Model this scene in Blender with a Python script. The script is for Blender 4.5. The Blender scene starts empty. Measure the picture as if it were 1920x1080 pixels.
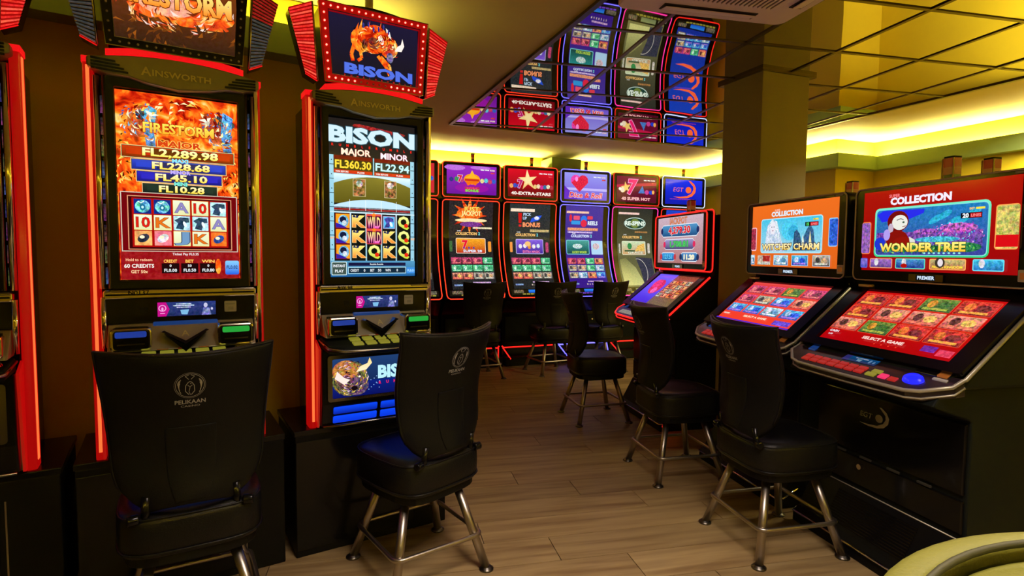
import bpy, math, random
from math import sin, cos, pi, radians as R
import mathutils
from mathutils import Vector, Matrix, noise
random.seed(7)
SC = bpy.context.scene
COL = SC.collection

# ------------------------------------------------------------------ camera, world, exposure
CAM_Z = 1.30
cam_d = bpy.data.cameras.new('camera'); cam = bpy.data.objects.new('camera', cam_d); COL.objects.link(cam)
cam_d.sensor_width = 36; cam_d.lens = 36 * 1060 / 1920; cam_d.clip_start = .02
_r = Vector((0.97632683, -0.21613378, 0.00849171)); _u = Vector((0.00476307, 0.06073205, 0.99814274)); _f = Vector((0.21624808, 0.97447309, -0.06032379))
m = Matrix((( _r.x, _u.x, -_f.x, 0), (_r.y, _u.y, -_f.y, 0), (_r.z, _u.z, -_f.z, CAM_Z), (0, 0, 0, 1)))
cam.matrix_world = m
SC.camera = cam
w = bpy.data.worlds.new('world'); SC.world = w; w.use_nodes = True
w.node_tree.nodes['Background'].inputs[0].default_value = (.02, .018, .012, 1)
w.node_tree.nodes['Background'].inputs[1].default_value = .3
SC.view_settings.view_transform = 'Standard'; SC.view_settings.look = 'None'
SC.view_settings.exposure = 0.0; SC.view_settings.gamma = 1.0; SC.view_settings.use_curve_mapping = False
cy = SC.cycles
cy.use_denoising = True
cy.max_bounces = 8; cy.diffuse_bounces = 4; cy.glossy_bounces = 5; cy.transmission_bounces = 4
cy.sample_clamp_indirect = 4.0; cy.caustics_reflective = False; cy.caustics_refractive = False
TUBE = 300.0          # brightness of the cove tubes
FILL_W = 29         # power of the added fill light behind the camera

CEIL = 2.52
TH = R(8.6)         # the room's walls against the plank and ceiling grid
E1 = Vector((cos(TH), sin(TH), 0)); E2 = Vector((-sin(TH), cos(TH), 0))
def RF(s, t, z=0): return E1 * s + E2 * t + Vector((0, 0, z))

# ------------------------------------------------------------------ colour and materials
def lin(c, k=1.0):
    o = []
    for v in c[:3]:
        v = v / 255.0
        o.append(k * (v / 12.92 if v <= .04045 else ((v + .055) / 1.055) ** 2.4))
    return tuple(o)
def newmat(name):
    m = bpy.data.materials.new(name); m.use_nodes = True
    return m, m.node_tree, m.node_tree.nodes['Principled BSDF']
def mat(name, col, rough=.5, metal=0, coat=0, var=0, scale=8, bump=0, bscale=60, spec=.5, emit=None, es=0, stretch=None):
    m, nt, b = newmat(name)
    b.inputs['Base Color'].default_value = (*col, 1); b.inputs['Roughness'].default_value = rough
    b.inputs['Metallic'].default_value = metal; b.inputs['Coat Weight'].default_value = coat; b.inputs['Coat Roughness'].default_value = .08
    b.inputs['Specular IOR Level'].default_value = spec
    tc = nt.nodes.new('ShaderNodeTexCoord')
    n = nt.nodes.new('ShaderNodeTexNoise'); n.inputs['Scale'].default_value = scale; n.inputs['Detail'].default_value = 4
    if stretch:
        mp = nt.nodes.new('ShaderNodeMapping'); mp.inputs['Scale'].default_value = stretch
        nt.links.new(tc.outputs['Object'], mp.inputs[0]); nt.links.new(mp.outputs[0], n.inputs['Vector'])
    else: nt.links.new(tc.outputs['Object'], n.inputs['Vector'])
    mr = nt.nodes.new('ShaderNodeMapRange'); mr.inputs['To Min'].default_value = 1 - max(var, .03); mr.inputs['To Max'].default_value = 1 + max(var, .03)
    nt.links.new(n.outputs['Fac'], mr.inputs['Value'])
    vm = nt.nodes.new('ShaderNodeVectorMath'); vm.operation = 'SCALE'; vm.inputs[0].default_value = col
    nt.links.new(mr.outputs[0], vm.inputs['Scale']); nt.links.new(vm.outputs[0], b.inputs['Base Color'])
    if bump:
        n2 = nt.nodes.new('ShaderNodeTexNoise'); n2.inputs['Scale'].default_value = bscale; n2.inputs['Detail'].default_value = 3
        nt.links.new(tc.outputs['Object'], n2.inputs['Vector'])
        bp = nt.nodes.new('ShaderNodeBump'); bp.inputs['Strength'].default_value = bump; bp.inputs['Distance'].default_value = .004
        nt.links.new(n2.outputs['Fac'], bp.inputs['Height']); nt.links.new(bp.outputs[0], b.inputs['Normal'])
    if emit:
        b.inputs['Emission Color'].default_value = (*emit, 1); b.inputs['Emission Strength'].default_value = es
    return m

M = {}
M['black_gloss'] = mat('black_gloss', (.004, .004, .004), .2, spec=.22, coat=.08)
M['black'] = mat('black_plastic', (.005, .005, .005), .5, spec=.12)
M['charcoal'] = mat('charcoal_panel', (.008, .011, .0105), .6, var=.1, spec=.1)
M['vinyl'] = mat('black_vinyl', (.006, .006, .006), .34, spec=.22, bump=.25, bscale=220)
M['shell'] = mat('black_shell', (.0055, .0055, .0058), .45, spec=.13, bump=.2, bscale=300)
M['chrome'] = mat('chrome', (.88, .86, .76), .12, 1, var=.1)
M['chrome_dark'] = mat('dark_chrome', (.42, .40, .32), .22, 1, var=.15)
M['silver'] = mat('silver_paint', (.58, .56, .44), .35, .45, var=.1)
M['steel'] = mat('brushed_steel', (.46, .42, .36), .34, 1, var=.12, scale=30)
M['steel_dark'] = mat('steel_foot', (.15, .14, .12), .35, 1)
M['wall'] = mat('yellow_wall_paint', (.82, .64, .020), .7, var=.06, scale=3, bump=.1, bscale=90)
M['ceil'] = mat('plain_ceiling_paint', (.64, .53, .17), .75, var=.05, scale=2)
M['cove'] = mat('green_valance_paint', (.24, .34, .105), .6, var=.06, scale=4)
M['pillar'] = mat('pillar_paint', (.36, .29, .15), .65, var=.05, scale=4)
M['tbar'] = mat('brown_grid_metal', (.10, .075, .035), .3, .8)
M['ac'] = mat('cream_plastic', (.80, .68, .66), .5)
M['ac_dark'] = mat('grille_dark', (.02, .014, .012), .7)
M['grey_print'] = mat('grey_print', (.42, .42, .40), .5)
M['sticker'] = mat('white_sticker', (.62, .60, .55), .5)
M['white_pipe'] = mat('white_pipe', (.6, .6, .5), .5)
M['olive'] = mat('olive_leather', (.12, .12, .010), .5, var=.12, bump=.2, bscale=160)
M['olive_dark'] = mat('olive_seam', (.03, .03, .006), .6)
M['gold'] = mat('gold_letters', (.90, .84, .40), .35, .1)
M['crown'] = mat('crown_metal', (.32, .31, .23), .38, .35, var=.1)
M['under'] = mat('floor_base', (.03, .018, .010), .9)

def emis(name, col, s, base=(.02, .02, .02)):
    return mat(name, base, .3, emit=col, es=s)
M['neon_red'] = emis('red_light_bar', (1, .004, .004), .36)
M['neon_core'] = emis('orange_light_core', (1, .13, .03), 1.5)
M['neon_orange'] = emis('orange_red_tube', (1, .035, .012), 2.0)
M['neon_r2'] = emis('deep_red_tube', (1, .014, .010), 1.5)
M['neon_blue'] = emis('violet_blue_tube', (.12, .10, 1), 3.0)
M['neon_white'] = emis('blue_white_tube', (.42, .50, 1), 2.2)
M['neon_mag'] = emis('magenta_tube', (1, .03, .34), 1.8)
M['led'] = emis('red_bulb', (1, .10, .07), 7.0)
M['led_off'] = mat('clear_bulb', (.5, .45, .35), .2)
M['tube'] = emis('cove_tube', (1, .87, .30), TUBE)
M['tube_low'] = emis('cove_tube_dim', (1, .87, .30), TUBE * .15)  # same tubes, dimmed to keep the left ceiling darker
M['green_lit'] = emis('green_lit_window', (.01, .35, .04), 1.0)
M['blue_btn'] = emis('blue_lit_button', (.004, .01, 1), 1.6)
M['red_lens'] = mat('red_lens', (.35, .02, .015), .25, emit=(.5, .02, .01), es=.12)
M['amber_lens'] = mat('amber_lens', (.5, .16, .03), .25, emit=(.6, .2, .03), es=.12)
M['green_lens'] = mat('green_lens', (.02, .07, .05), .25)
M['red_band'] = mat('red_lit_band', (.4, .008, .01), .2, emit=(1, .006, .010), es=.8)
M['red_trim'] = mat('red_translucent_trim', (.4, .008, .01), .2, emit=(1, .004, .006), es=.22)

def mat_mirror():
    m, nt, b = newmat('mirror_tile')
    b.inputs['Metallic'].default_value = 1; b.inputs['Roughness'].default_value = .015
    b.inputs['Base Color'].default_value = (.70, .68, .62, 1)
    tc = nt.nodes.new('ShaderNodeTexCoord'); n = nt.nodes.new('ShaderNodeTexNoise'); n.inputs['Scale'].default_value = 2.2; n.inputs['Detail'].default_value = 0
    nt.links.new(tc.outputs['Object'], n.inputs['Vector'])
    bp = nt.nodes.new('ShaderNodeBump'); bp.inputs['Strength'].default_value = .12; bp.inputs['Distance'].default_value = .01
    nt.links.new(n.outputs['Fac'], bp.inputs['Height']); nt.links.new(bp.outputs[0], b.inputs['Normal'])
    return m
M['mirror'] = mat_mirror()

def mat_wood():
    m, nt, b = newmat('oak_plank')
    L = nt.links.new
    tc = nt.nodes.new('ShaderNodeTexCoord'); oi = nt.nodes.new('ShaderNodeObjectInfo')
    ad = nt.nodes.new('ShaderNodeVectorMath'); ad.operation = 'ADD'
    sc = nt.nodes.new('ShaderNodeVectorMath'); sc.operation = 'SCALE'; sc.inputs[0].default_value = (13, 7, 3)
    L(oi.outputs['Random'], sc.inputs['Scale']); L(tc.outputs['Object'], ad.inputs[0]); L(sc.outputs[0], ad.inputs[1])
    mp = nt.nodes.new('ShaderNodeMapping'); mp.inputs['Scale'].default_value = (1.1, 13, 1)
    L(ad.outputs[0], mp.inputs[0])
    n = nt.nodes.new('ShaderNodeTexNoise'); n.inputs['Scale'].default_value = 1.6; n.inputs['Detail'].default_value = 5; n.inputs['Distortion'].default_value = .4
    L(mp.outputs[0], n.inputs['Vector'])
    cr = nt.nodes.new('ShaderNodeValToRGB')
    cr.color_ramp.elements[0].position = .30; cr.color_ramp.elements[0].color = (.24, .15, .062, 1)
    cr.color_ramp.elements[1].position = .72; cr.color_ramp.elements[1].color = (.47, .345, .155, 1)
    e = cr.color_ramp.elements.new(.5); e.color = (.37, .26, .115, 1)
    L(n.outputs['Fac'], cr.inputs[0])
    mr = nt.nodes.new('ShaderNodeMapRange'); mr.inputs['To Min'].default_value = .82; mr.inputs['To Max'].default_value = 1.12
    L(oi.outputs['Random'], mr.inputs['Value'])
    s2 = nt.nodes.new('ShaderNodeVectorMath'); s2.operation = 'SCALE'
    L(cr.outputs[0], s2.inputs[0]); L(mr.outputs[0], s2.inputs['Scale']); L(s2.outputs[0], b.inputs['Base Color'])
    b.inputs['Roughness'].default_value = .42; b.inputs['Specular IOR Level'].default_value = .35
    bp = nt.nodes.new('ShaderNodeBump'); bp.inputs['Strength'].default_value = .15; bp.inputs['Distance'].default_value = .002
    L(n.outputs['Fac'], bp.inputs['Height']); L(bp.outputs[0], b.inputs['Normal'])
    return m
M['wood'] = mat_wood()

def mat_screen(name, strength, gloss=.12):
    """lit display: colour from the flat picture laid out on it, noise gives the printed detail"""
    m, nt, b = newmat(name); L = nt.links.new
    b.inputs['Base Color'].default_value = (.004, .004, .004, 1); b.inputs['Roughness'].default_value = gloss
    b.inputs['Specular IOR Level'].default_value = .1
    a = nt.nodes.new('ShaderNodeAttribute'); a.attribute_name = 'Col'
    f = nt.nodes.new('ShaderNodeAttribute'); f.attribute_name = 'Fx'
    sp = nt.nodes.new('ShaderNodeSeparateColor'); L(f.outputs['Color'], sp.inputs[0])
    tc = nt.nodes.new('ShaderNodeTexCoord')
    n = nt.nodes.new('ShaderNodeTexNoise'); n.inputs['Scale'].default_value = 75; n.inputs['Detail'].default_value = 3; n.inputs['Roughness'].default_value = .7
    L(tc.outputs['Object'], n.inputs['Vector'])
    cn = nt.nodes.new('ShaderNodeVectorMath'); cn.operation = 'MULTIPLY_ADD'; cn.inputs[1].default_value = (7, 7, 7); cn.inputs[2].default_value = (-2.75, -2.75, -2.75)
    mg = nt.nodes.new('ShaderNodeMix'); mg.data_type = 'RGBA'; mg.inputs[0].default_value = .62
    L(n.outputs['Color'], mg.inputs[6]); L(n.outputs['Fac'], mg.inputs[7]); L(mg.outputs[2], cn.inputs[0])
    cl = nt.nodes.new('ShaderNodeVectorMath'); cl.operation = 'MAXIMUM'; cl.inputs[1].default_value = (.08, .08, .08); L(cn.outputs[0], cl.inputs[0])
    mu = nt.nodes.new('ShaderNodeVectorMath'); mu.operation = 'MULTIPLY'
    ao = nt.nodes.new('ShaderNodeVectorMath'); ao.operation = 'ADD'; ao.inputs[1].default_value = (.05, .05, .05); L(a.outputs['Color'], ao.inputs[0])
    L(ao.outputs[0], mu.inputs[0]); L(cl.outputs[0], mu.inputs[1])
    mx = nt.nodes.new('ShaderNodeMix'); mx.data_type = 'RGBA'
    L(sp.outputs[0], mx.inputs[0]); L(a.outputs['Color'], mx.inputs[6]); L(mu.outputs[0], mx.inputs[7])
    nf = nt.nodes.new('ShaderNodeTexNoise'); nf.inputs['Scale'].default_value = 17; nf.inputs['Detail'].default_value = 5; nf.inputs['Distortion'].default_value = 1.2
    L(tc.outputs['Object'], nf.inputs['Vector'])
    cr = nt.nodes.new('ShaderNodeValToRGB'); el = cr.color_ramp.elements
    el[0].position = .30; el[0].color = (.10, .002, .0, 1); el[1].position = .75; el[1].color = (1, .9, .35, 1)
    for p, c in ((.40, (.55, .01, .002, 1)), (.50, (.95, .09, .005, 1)), (.60, (1, .34, .02, 1))):
        e = el.new(p); e.color = c
    L(nf.outputs['Fac'], cr.inputs[0])
    m2 = nt.nodes.new('ShaderNodeMix'); m2.data_type = 'RGBA'
    L(sp.outputs[1], m2.inputs[0]); L(mx.outputs[2], m2.inputs[6]); L(cr.outputs[0], m2.inputs[7])
    L(m2.outputs[2], b.inputs['Emission Color']); b.inputs['Emission Strength'].default_value = strength
    return m
M['screen'] = mat_screen('lit_screen', 1.15)
M['screen_dim'] = mat_screen('dim_screen', .45)
M['screen_back'] = mat_screen('curved_lit_screen', 1.1)

# ------------------------------------------------------------------ mesh helpers
class G:
    def __init__(s): s.v = []; s.f = []; s.s = []
    def add(s, vs, fs, smooth=False):
        o = len(s.v); s.v += [tuple(v) for v in vs]
        for f in fs: s.f.append(tuple(i + o for i in f)); s.s.append(smooth)
        return s
    def box(s, x0, x1, y0, y1, z0, z1):
        return s.add([(x, y, z) for z in (z0, z1) for y in (y0, y1) for x in (x0, x1)],
                     [(0, 2, 3, 1), (4, 5, 7, 6), (0, 1, 5, 4), (2, 6, 7, 3), (0, 4, 6, 2), (1, 3, 7, 5)])
    def prism(s, pts, a, b, axis='x', smooth=False):
        n = len(pts)
        mk = {'x': lambda p, t: (t, p[0], p[1]), 'y': lambda p, t: (p[0], t, p[1]), 'z': lambda p, t: (p[0], p[1], t)}[axis]
        vs = [mk(p, a) for p in pts] + [mk(p, b) for p in pts]
        o = len(s.v); s.add(vs, [(i, (i + 1) % n, n + (i + 1) % n, n + i) for i in range(n)], smooth)
        s.f.append(tuple(o + i for i in range(n))[::-1]); s.s.append(False)
        s.f.append(tuple(o + n + i for i in range(n))); s.s.append(False)
        return s
    def ring(s, outer, inner, a, b, axis='y'):
        n = len(outer)
        mk = {'x': lambda p, t: (t, p[0], p[1]), 'y': lambda p, t: (p[0], t, p[1]), 'z': lambda p, t: (p[0], p[1], t)}[axis]
        vs = [mk(p, a) for p in outer] + [mk(p, a) for p in inner] + [mk(p, b) for p in outer] + [mk(p, b) for p in inner]
        fs = []
        for i in range(n):
            j = (i + 1) % n
            fs += [(i, j, n + j, n + i), (2 * n + i, 3 * n + i, 3 * n + j, 2 * n + j), (i, 2 * n + i, 2 * n + j, j), (n + i, n + j, 3 * n + j, 3 * n + i)]
        return s.add(vs, fs)
    def tube(s, pts, r, n=8, closed=False, caps=True):
        P = [Vector(p) for p in pts]; N = len(P); vs = []
        up = None
        for i in range(N):
            if closed: d = (P[(i + 1) % N] - P[i - 1])
            else: d = P[min(i + 1, N - 1)] - P[max(i - 1, 0)]
            d.normalize()
            if up is None:
                up = Vector((0, 0, 1)) if abs(d.z) < .9 else Vector((1, 0, 0))
            a = d.cross(up); 
            if a.length < 1e-4: a = d.orthogonal()
            a.normalize(); b = a.cross(d); b.normalize(); up = b
            rr = r[i] if isinstance(r, (list, tuple)) else r
            for k in range(n):
                t = 2 * pi * k / n; vs.append(P[i] + a * rr * cos(t) + b * rr * sin(t))
        fs = []
        for i in range(N if closed else N - 1):
            for k in range(n):
                i2 = (i + 1) % N
                fs.append((i * n + k, i * n + (k + 1) % n, i2 * n + (k + 1) % n, i2 * n + k))
        o = len(s.v); s.add(vs, fs, True)
        if not closed and caps:
            s.f.append(tuple(o + k for k in range(n))[::-1]); s.s.append(False)
            s.f.append(tuple(o + (N - 1) * n + k for k in range(n))); s.s.append(False)
        return s
    def lathe(s, prof, c=(0, 0, 0), n=20):
        N = len(prof); vs = []
        for r, z in prof:
            for k in range(n): vs.append((c[0] + r * cos(2 * pi * k / n), c[1] + r * sin(2 * pi * k / n), c[2] + z))
        fs = [(i * n + k, i * n + (k + 1) % n, (i + 1) * n + (k + 1) % n, (i + 1) * n + k) for i in range(N - 1) for k in range(n)]
        return s.add(vs, fs, True)
    def disc(s, cx, cy, cz, r, y=None, n=16, h=.004):   # short cylinder facing -y
        return s.prism([(cx + r * cos(2 * pi * k / n), cz + r * sin(2 * pi * k / n)) for k in range(n)], cy, cy + h, 'y')
    def mesh(s, name):
        me = bpy.data.meshes.new(name); me.from_pydata(s.v, [], s.f)
        me.polygons.foreach_set('use_smooth', s.s)
        me.update(); return me
    def build(s, name, m, parent=None, bevel=0, loc=None, rot=None, sub=0, fix=True):
        me = s.mesh(name); me.materials.append(M[m] if isinstance(m, str) else m)
        if fix:
            import bmesh
            bm = bmesh.new(); bm.from_mesh(me); bmesh.ops.recalc_face_normals(bm, faces=bm.faces); bm.to_mesh(me); bm.free()
        o = bpy.data.objects.new(name, me); COL.objects.link(o); o.parent = parent
        if loc is not None: o.location = loc
        if rot is not None: o.rotation_euler = rot
        if sub:
            md = o.modifiers.new('s', 'SUBSURF'); md.levels = sub; md.render_levels = sub
        if bevel:
            md = o.modifiers.new('b', 'BEVEL'); md.width = bevel; md.segments = 2; md.limit_method = 'ANGLE'
        return o

def rrect(x0, z0, x1, z1, r, n=5):
    out = []
    for cx, cz, a0 in ((x1 - r, z0 + r, -90), (x1 - r, z1 - r, 0), (x0 + r, z1 - r, 90), (x0 + r, z0 + r, 180)):
        for k in range(n + 1):
            a = R(a0 + 90 * k / n); out.append((cx + r * cos(a), cz + r * sin(a)))
    return out

def tag(o, label=None, cat=None, group=None, kind=None):
    if label: o['label'] = label
    if cat: o['category'] = cat
    if group: o['group'] = group
    if kind: o['kind'] = kind
    return o
def empty(name, loc=(0, 0, 0), rz=0):
    o = bpy.data.objects.new(name, None); o.empty_display_size = .1; COL.objects.link(o)
    o.location = loc; o.rotation_euler = (0, 0, rz); return o
def copy_tree(o, parent=None):
    c = o.copy(); COL.objects.link(c); c.parent = parent
    for ch in list(o.children): copy_tree(ch, c)
    return c

# ------------------------------------------------------------------ lettering and flat pictures
_tc = {}
def text_mesh(body, off):
    k = (body, round(off, 3))
    if k in _tc: return _tc[k]
    cu = bpy.data.curves.new('t', 'FONT'); cu.body = body; cu.offset = off; cu.resolution_u = 2
    ob = bpy.data.objects.new('t', cu); COL.objects.link(ob)
    dg = bpy.context.evaluated_depsgraph_get(); ev = ob.evaluated_get(dg); me = ev.to_mesh()
    vs = [(v.co.x, v.co.y) for v in me.vertices]; fs = [tuple(p.vertices) for p in me.polygons]
    ev.to_mesh_clear(); bpy.data.objects.remove(ob); bpy.data.curves.remove(cu)
    _tc[k] = (vs, fs); return _tc[k]

class Art:
    EPS = .00012
    def __init__(s): s.v = []; s.f = []; s.c = []; s.x = []; s.n = 0
    def poly(s, pts, col, fx=(0, 0), col2=None):
        s.n += 1; o = len(s.v); y0 = min(p[1] for p in pts); y1 = max(p[1] for p in pts) + 1e-9
        c1 = lin(col); c2 = lin(col2) if col2 else c1
        cs = []
        for p in pts:
            t = (p[1] - y0) / (y1 - y0); cs.append(tuple(c1[i] * (1 - t) + c2[i] * t for i in range(3)))
            s.v.append((p[0], p[1], s.n))
        s.f.append(tuple(range(o, o + len(pts)))); s.c.append(cs); s.x.append(fx)
        return s
    def rect(s, x0, y0, x1, y1, col, r=0, fx=(0, 0), col2=None, vdiv=1):
        if r: return s.poly(rrect(x0, y0, x1, y1, r, 3), col, fx, col2)
        if vdiv == 1: return s.poly([(x0, y0), (x1, y0), (x1, y1), (x0, y1)], col, fx, col2)
        L = lambda t: tuple(col[i] * (1 - t) + (col2 or col)[i] * t for i in range(3))
        for k in range(vdiv):
            a, b = k / vdiv, (k + 1) / vdiv
            s.poly([(x0, y0 + (y1 - y0) * a), (x1, y0 + (y1 - y0) * a), (x1, y0 + (y1 - y0) * b), (x0, y0 + (y1 - y0) * b)], L(a), fx, L(b)); s.n -= 1
        s.n += 1; return s
    def frame(s, x0, y0, x1, y1, t, col, r=0.0, fill=None, fx=(0, 0), col2=None):
        s.rect(x0, y0, x1, y1, col, r)
        return s.rect(x0 + t, y0 + t, x1 - t, y1 - t, fill or (0, 0, 0), max(r - t, 0) if r else 0, fx, col2)
    def ell(s, cx, cy, rx, ry, col, fx=(0, 0), n=20, col2=None, a=0):
        ca, sa = cos(R(a)), sin(R(a)); P = []
        for k in range(n):
            t = 2 * pi * k / n; x, y = rx * cos(t), ry * sin(t); P.append((cx + x * ca - y * sa, cy + x * sa + y * ca))
        return s.poly(P, col, fx, col2)
    def star(s, cx, cy, ro, ri, col, n=5, a=90, fx=(0, 0), col2=None):
        return s.poly([(cx + (ro if k % 2 == 0 else ri) * cos(R(a + 180 * k / n)), cy + (ro if k % 2 == 0 else ri) * sin(R(a + 180 * k / n))) for k in range(2 * n)], col, fx, col2)
    def line(s, pts, wd, col, fx=(0, 0)):
        for (x0, y0), (x1, y1) in zip(pts, pts[1:]):
            dx, dy = x1 - x0, y1 - y0; l = math.hypot(dx, dy) + 1e-9; nx, ny = -dy / l * wd / 2, dx / l * wd / 2
            s.poly([(x0 + nx, y0 + ny), (x1 + nx, y1 + ny), (x1 - nx, y1 - ny), (x0 - nx, y0 - ny)], col, fx)
        return s
    def text(s, body, cx, cy, h, col, w=None, bold=.02, out=None, ow=.05, sh=0, col2=None, fx=(0, 0)):
        if out: s.text(body, cx, cy, h, out, w, bold + ow, sh=sh)
        vs, fs = text_mesh(body, bold); v0, _ = text_mesh(body, 0)
        if not v0: return s
        xa, xb = min(p[0] for p in v0), max(p[0] for p in v0); ya, yb = min(p[1] for p in v0), max(p[1] for p in v0)
        ky = h / .70 if h else 1; kx = ky if w is None else w / (xb - xa)
        s.n += 1; o = len(s.v); c1 = lin(col); c2 = lin(col2) if col2 else c1; my = (ya + yb) / 2
        for p in vs:
            y = (p[1] - my) * ky; s.v.append((cx + (p[0] - (xa + xb) / 2) * kx + sh * y, cy + y, s.n))
        for f in fs:
            s.f.append(tuple(i + o for i in f)); cs = []
            for i in f:
                t = min(1, max(0, (vs[i][1] - ya) / (yb - ya + 1e-9))); cs.append(tuple(c1[q] * (1 - t) + c2[q] * t for q in range(3)))
            s.c.append(cs); s.x.append(fx)
        return s
    def merge(s, b, x0, y0, kx=1, ky=None):
        ky = ky or kx; o = len(s.v); m = s.n
        for v in b.v: s.v.append((x0 + v[0] * kx, y0 + v[1] * ky, m + v[2]))
        s.f += [tuple(i + o for i in f) for f in b.f]; s.c += b.c; s.x += b.x; s.n = m + b.n; return s
    def sliced(s, step):
        o = Art()
        for f, cs, x in zip(s.f, s.c, s.x):
            P = [(*s.v[i], *c) for i, c in zip(f, cs)]; ya = min(p[1] for p in P); yb = max(p[1] for p in P)
            k0, k1 = math.floor(ya / step), math.floor((yb - 1e-7) / step)
            for k in range(k0, k1 + 1):
                Q = P
                for sg, c in ((1, (k + 1) * step), (-1, -k * step)):
                    if (sg == 1 and yb <= c) or (sg == -1 and ya >= -c): continue
                    R_ = []
                    for i in range(len(Q)):
                        a, b = Q[i - 1], Q[i]; da, db = sg * a[1] - c, sg * b[1] - c
                        if (da <= 0) != (db <= 0):
                            t = da / (da - db); R_.append(tuple(a[j] + (b[j] - a[j]) * t for j in range(6)))
                        if db <= 0: R_.append(b)
                    Q = R_
                if len(Q) > 2:
                    n = len(o.v); o.v += [(q[0], q[1], q[2]) for q in Q]; o.f.append(tuple(range(n, n + len(Q)))); o.c.append([q[3:6] for q in Q]); o.x.append(x)
        return o
    def build(s, name, m, parent, loc=(0, 0, 0), rot=(0, 0, 0), fn=None, eps=None, attr=True):
        e = eps or s.EPS
        fn = fn or (lambda x, y, l: (x, -l * e, y))
        me = bpy.data.meshes.new(name); me.from_pydata([fn(*v) for v in s.v], [], s.f); me.materials.append(M[m] if isinstance(m, str) else m)
        if attr:
            ca = me.color_attributes.new('Col', 'FLOAT_COLOR', 'CORNER'); fa = me.color_attributes.new('Fx', 'FLOAT_COLOR', 'CORNER')
            A = []; B = []
            for cs, x in zip(s.c, s.x):
                for c in cs: A += [c[0], c[1], c[2], 1]; B += [x[0], x[1], 0, 1]
            ca.data.foreach_set('color', A); fa.data.foreach_set('color', B)
        me.update()
        o = bpy.data.objects.new(name, me); COL.objects.link(o); o.parent = parent; o.location = loc; o.rotation_euler = rot
        return o

W_ = (235, 240, 245); K_ = (0, 0, 0)
def strokes(a, cx, cy, rx, ry, n, cols, ln=.3, wd=.003, swirl=.8, seed=1, fx=(0, 0)):
    """curved tufts of fur or flame inside an ellipse"""
    rn = random.Random(seed)
    for q in range(n):
        r, t = math.sqrt(rn.random()), rn.random() * 2 * pi; x, y = cx + rx * r * cos(t), cy + ry * r * sin(t); d = t + swirl + rn.uniform(-.5, .5); l = ln * rx * rn.uniform(.5, 1.2)
        p2 = (x + l * .6 * cos(d), y + l * .6 * sin(d)); p3 = (p2[0] + l * .5 * cos(d + .7), p2[1] + l * .5 * sin(d + .7)); c = cols[rn.randrange(len(cols))]; w_ = wd * rn.uniform(.5, 1.1)
        nx, ny = -sin(d) * w_, cos(d) * w_; a.poly([(x, y), (p2[0] - nx, p2[1] - ny), p3, (p2[0] + nx, p2[1] + ny)], c, fx); a.n -= 1
    a.n += 1; return a
def pic(a, x0, y0, x1, y1, cols, fx=.75, border=None):
    """small game picture: sky, ground, two figures and a caption line"""
    w, h = x1 - x0, y1 - y0
    if border: a.rect(x0, y0, x1, y1, border); x0 += w * .03; x1 -= w * .03; y0 += h * .05; y1 -= h * .05; w, h = x1 - x0, y1 - y0
    a.rect(x0, y0, x1, y1, cols[0], fx=(fx, 0), col2=cols[1])
    a.ell(x0 + w * .3, y0 + h * .58, w * .14, h * .30, cols[2], (fx, 0), 10); a.ell(x0 + w * .68, y0 + h * .52, w * .2, h * .26, cols[3], (fx, 0), 10)
    a.rect(x0 + w * .12, y0 + h * .1, x1 - w * .12, y0 + h * .26, cols[4], fx=(.5, 0))
RED4 = [(150, 10, 5), (220, 40, 20), (250, 120, 30), (120, 5, 5), (255, 170, 60)]
PINK4 = [(190, 60, 50), (240, 150, 120), (90, 30, 20), (250, 190, 90), (240, 120, 90)]
GRN4 = [(40, 80, 15), (110, 140, 40), (220, 150, 20), (60, 110, 30), (170, 180, 60)]
BLU4 = [(20, 60, 190), (80, 190, 240), (200, 220, 255), (20, 80, 220), (170, 120, 220)]
MAG4 = [(150, 10, 60), (220, 60, 120), (250, 120, 130), (120, 10, 50), (240, 120, 120)]
GREY4 = [(90, 80, 80), (190, 180, 160), (60, 50, 50), (220, 170, 120), (220, 220, 200)]
TEAL4 = [(20, 130, 80), (90, 220, 150), (200, 250, 220), (30, 160, 100), (160, 240, 190)]
ICE4 = [(60, 120, 170), (190, 230, 245), (240, 240, 250), (90, 150, 190), (220, 235, 240)]

# ------------------------------------------------------------------ the room
# left row frame
LA = R(19.2); LE = Vector((cos(LA), sin(LA), 0)); LN = Vector((-sin(LA), cos(LA), 0)); LP = Vector((-.536, 2.411, 0))
def LF(s, n, z=0): return LP + LE * s + LN * n + Vector((0, 0, z))
def wall(name, a, b, z0=0, z1=CEIL, t=.1, m='wall'):
    """slab from a to b, thickness to the left of a->b"""
    a = Vector((a[0], a[1], 0)); b = Vector((b[0], b[1], 0)); d = (b - a).normalized(); n = Vector((-d.y, d.x, 0)) * t
    g = G().prism([(p.x, p.y) for p in (a, b, b + n, a + n)], z0, z1, 'z')
    return tag(g.build(name, m), kind='structure')

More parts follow.
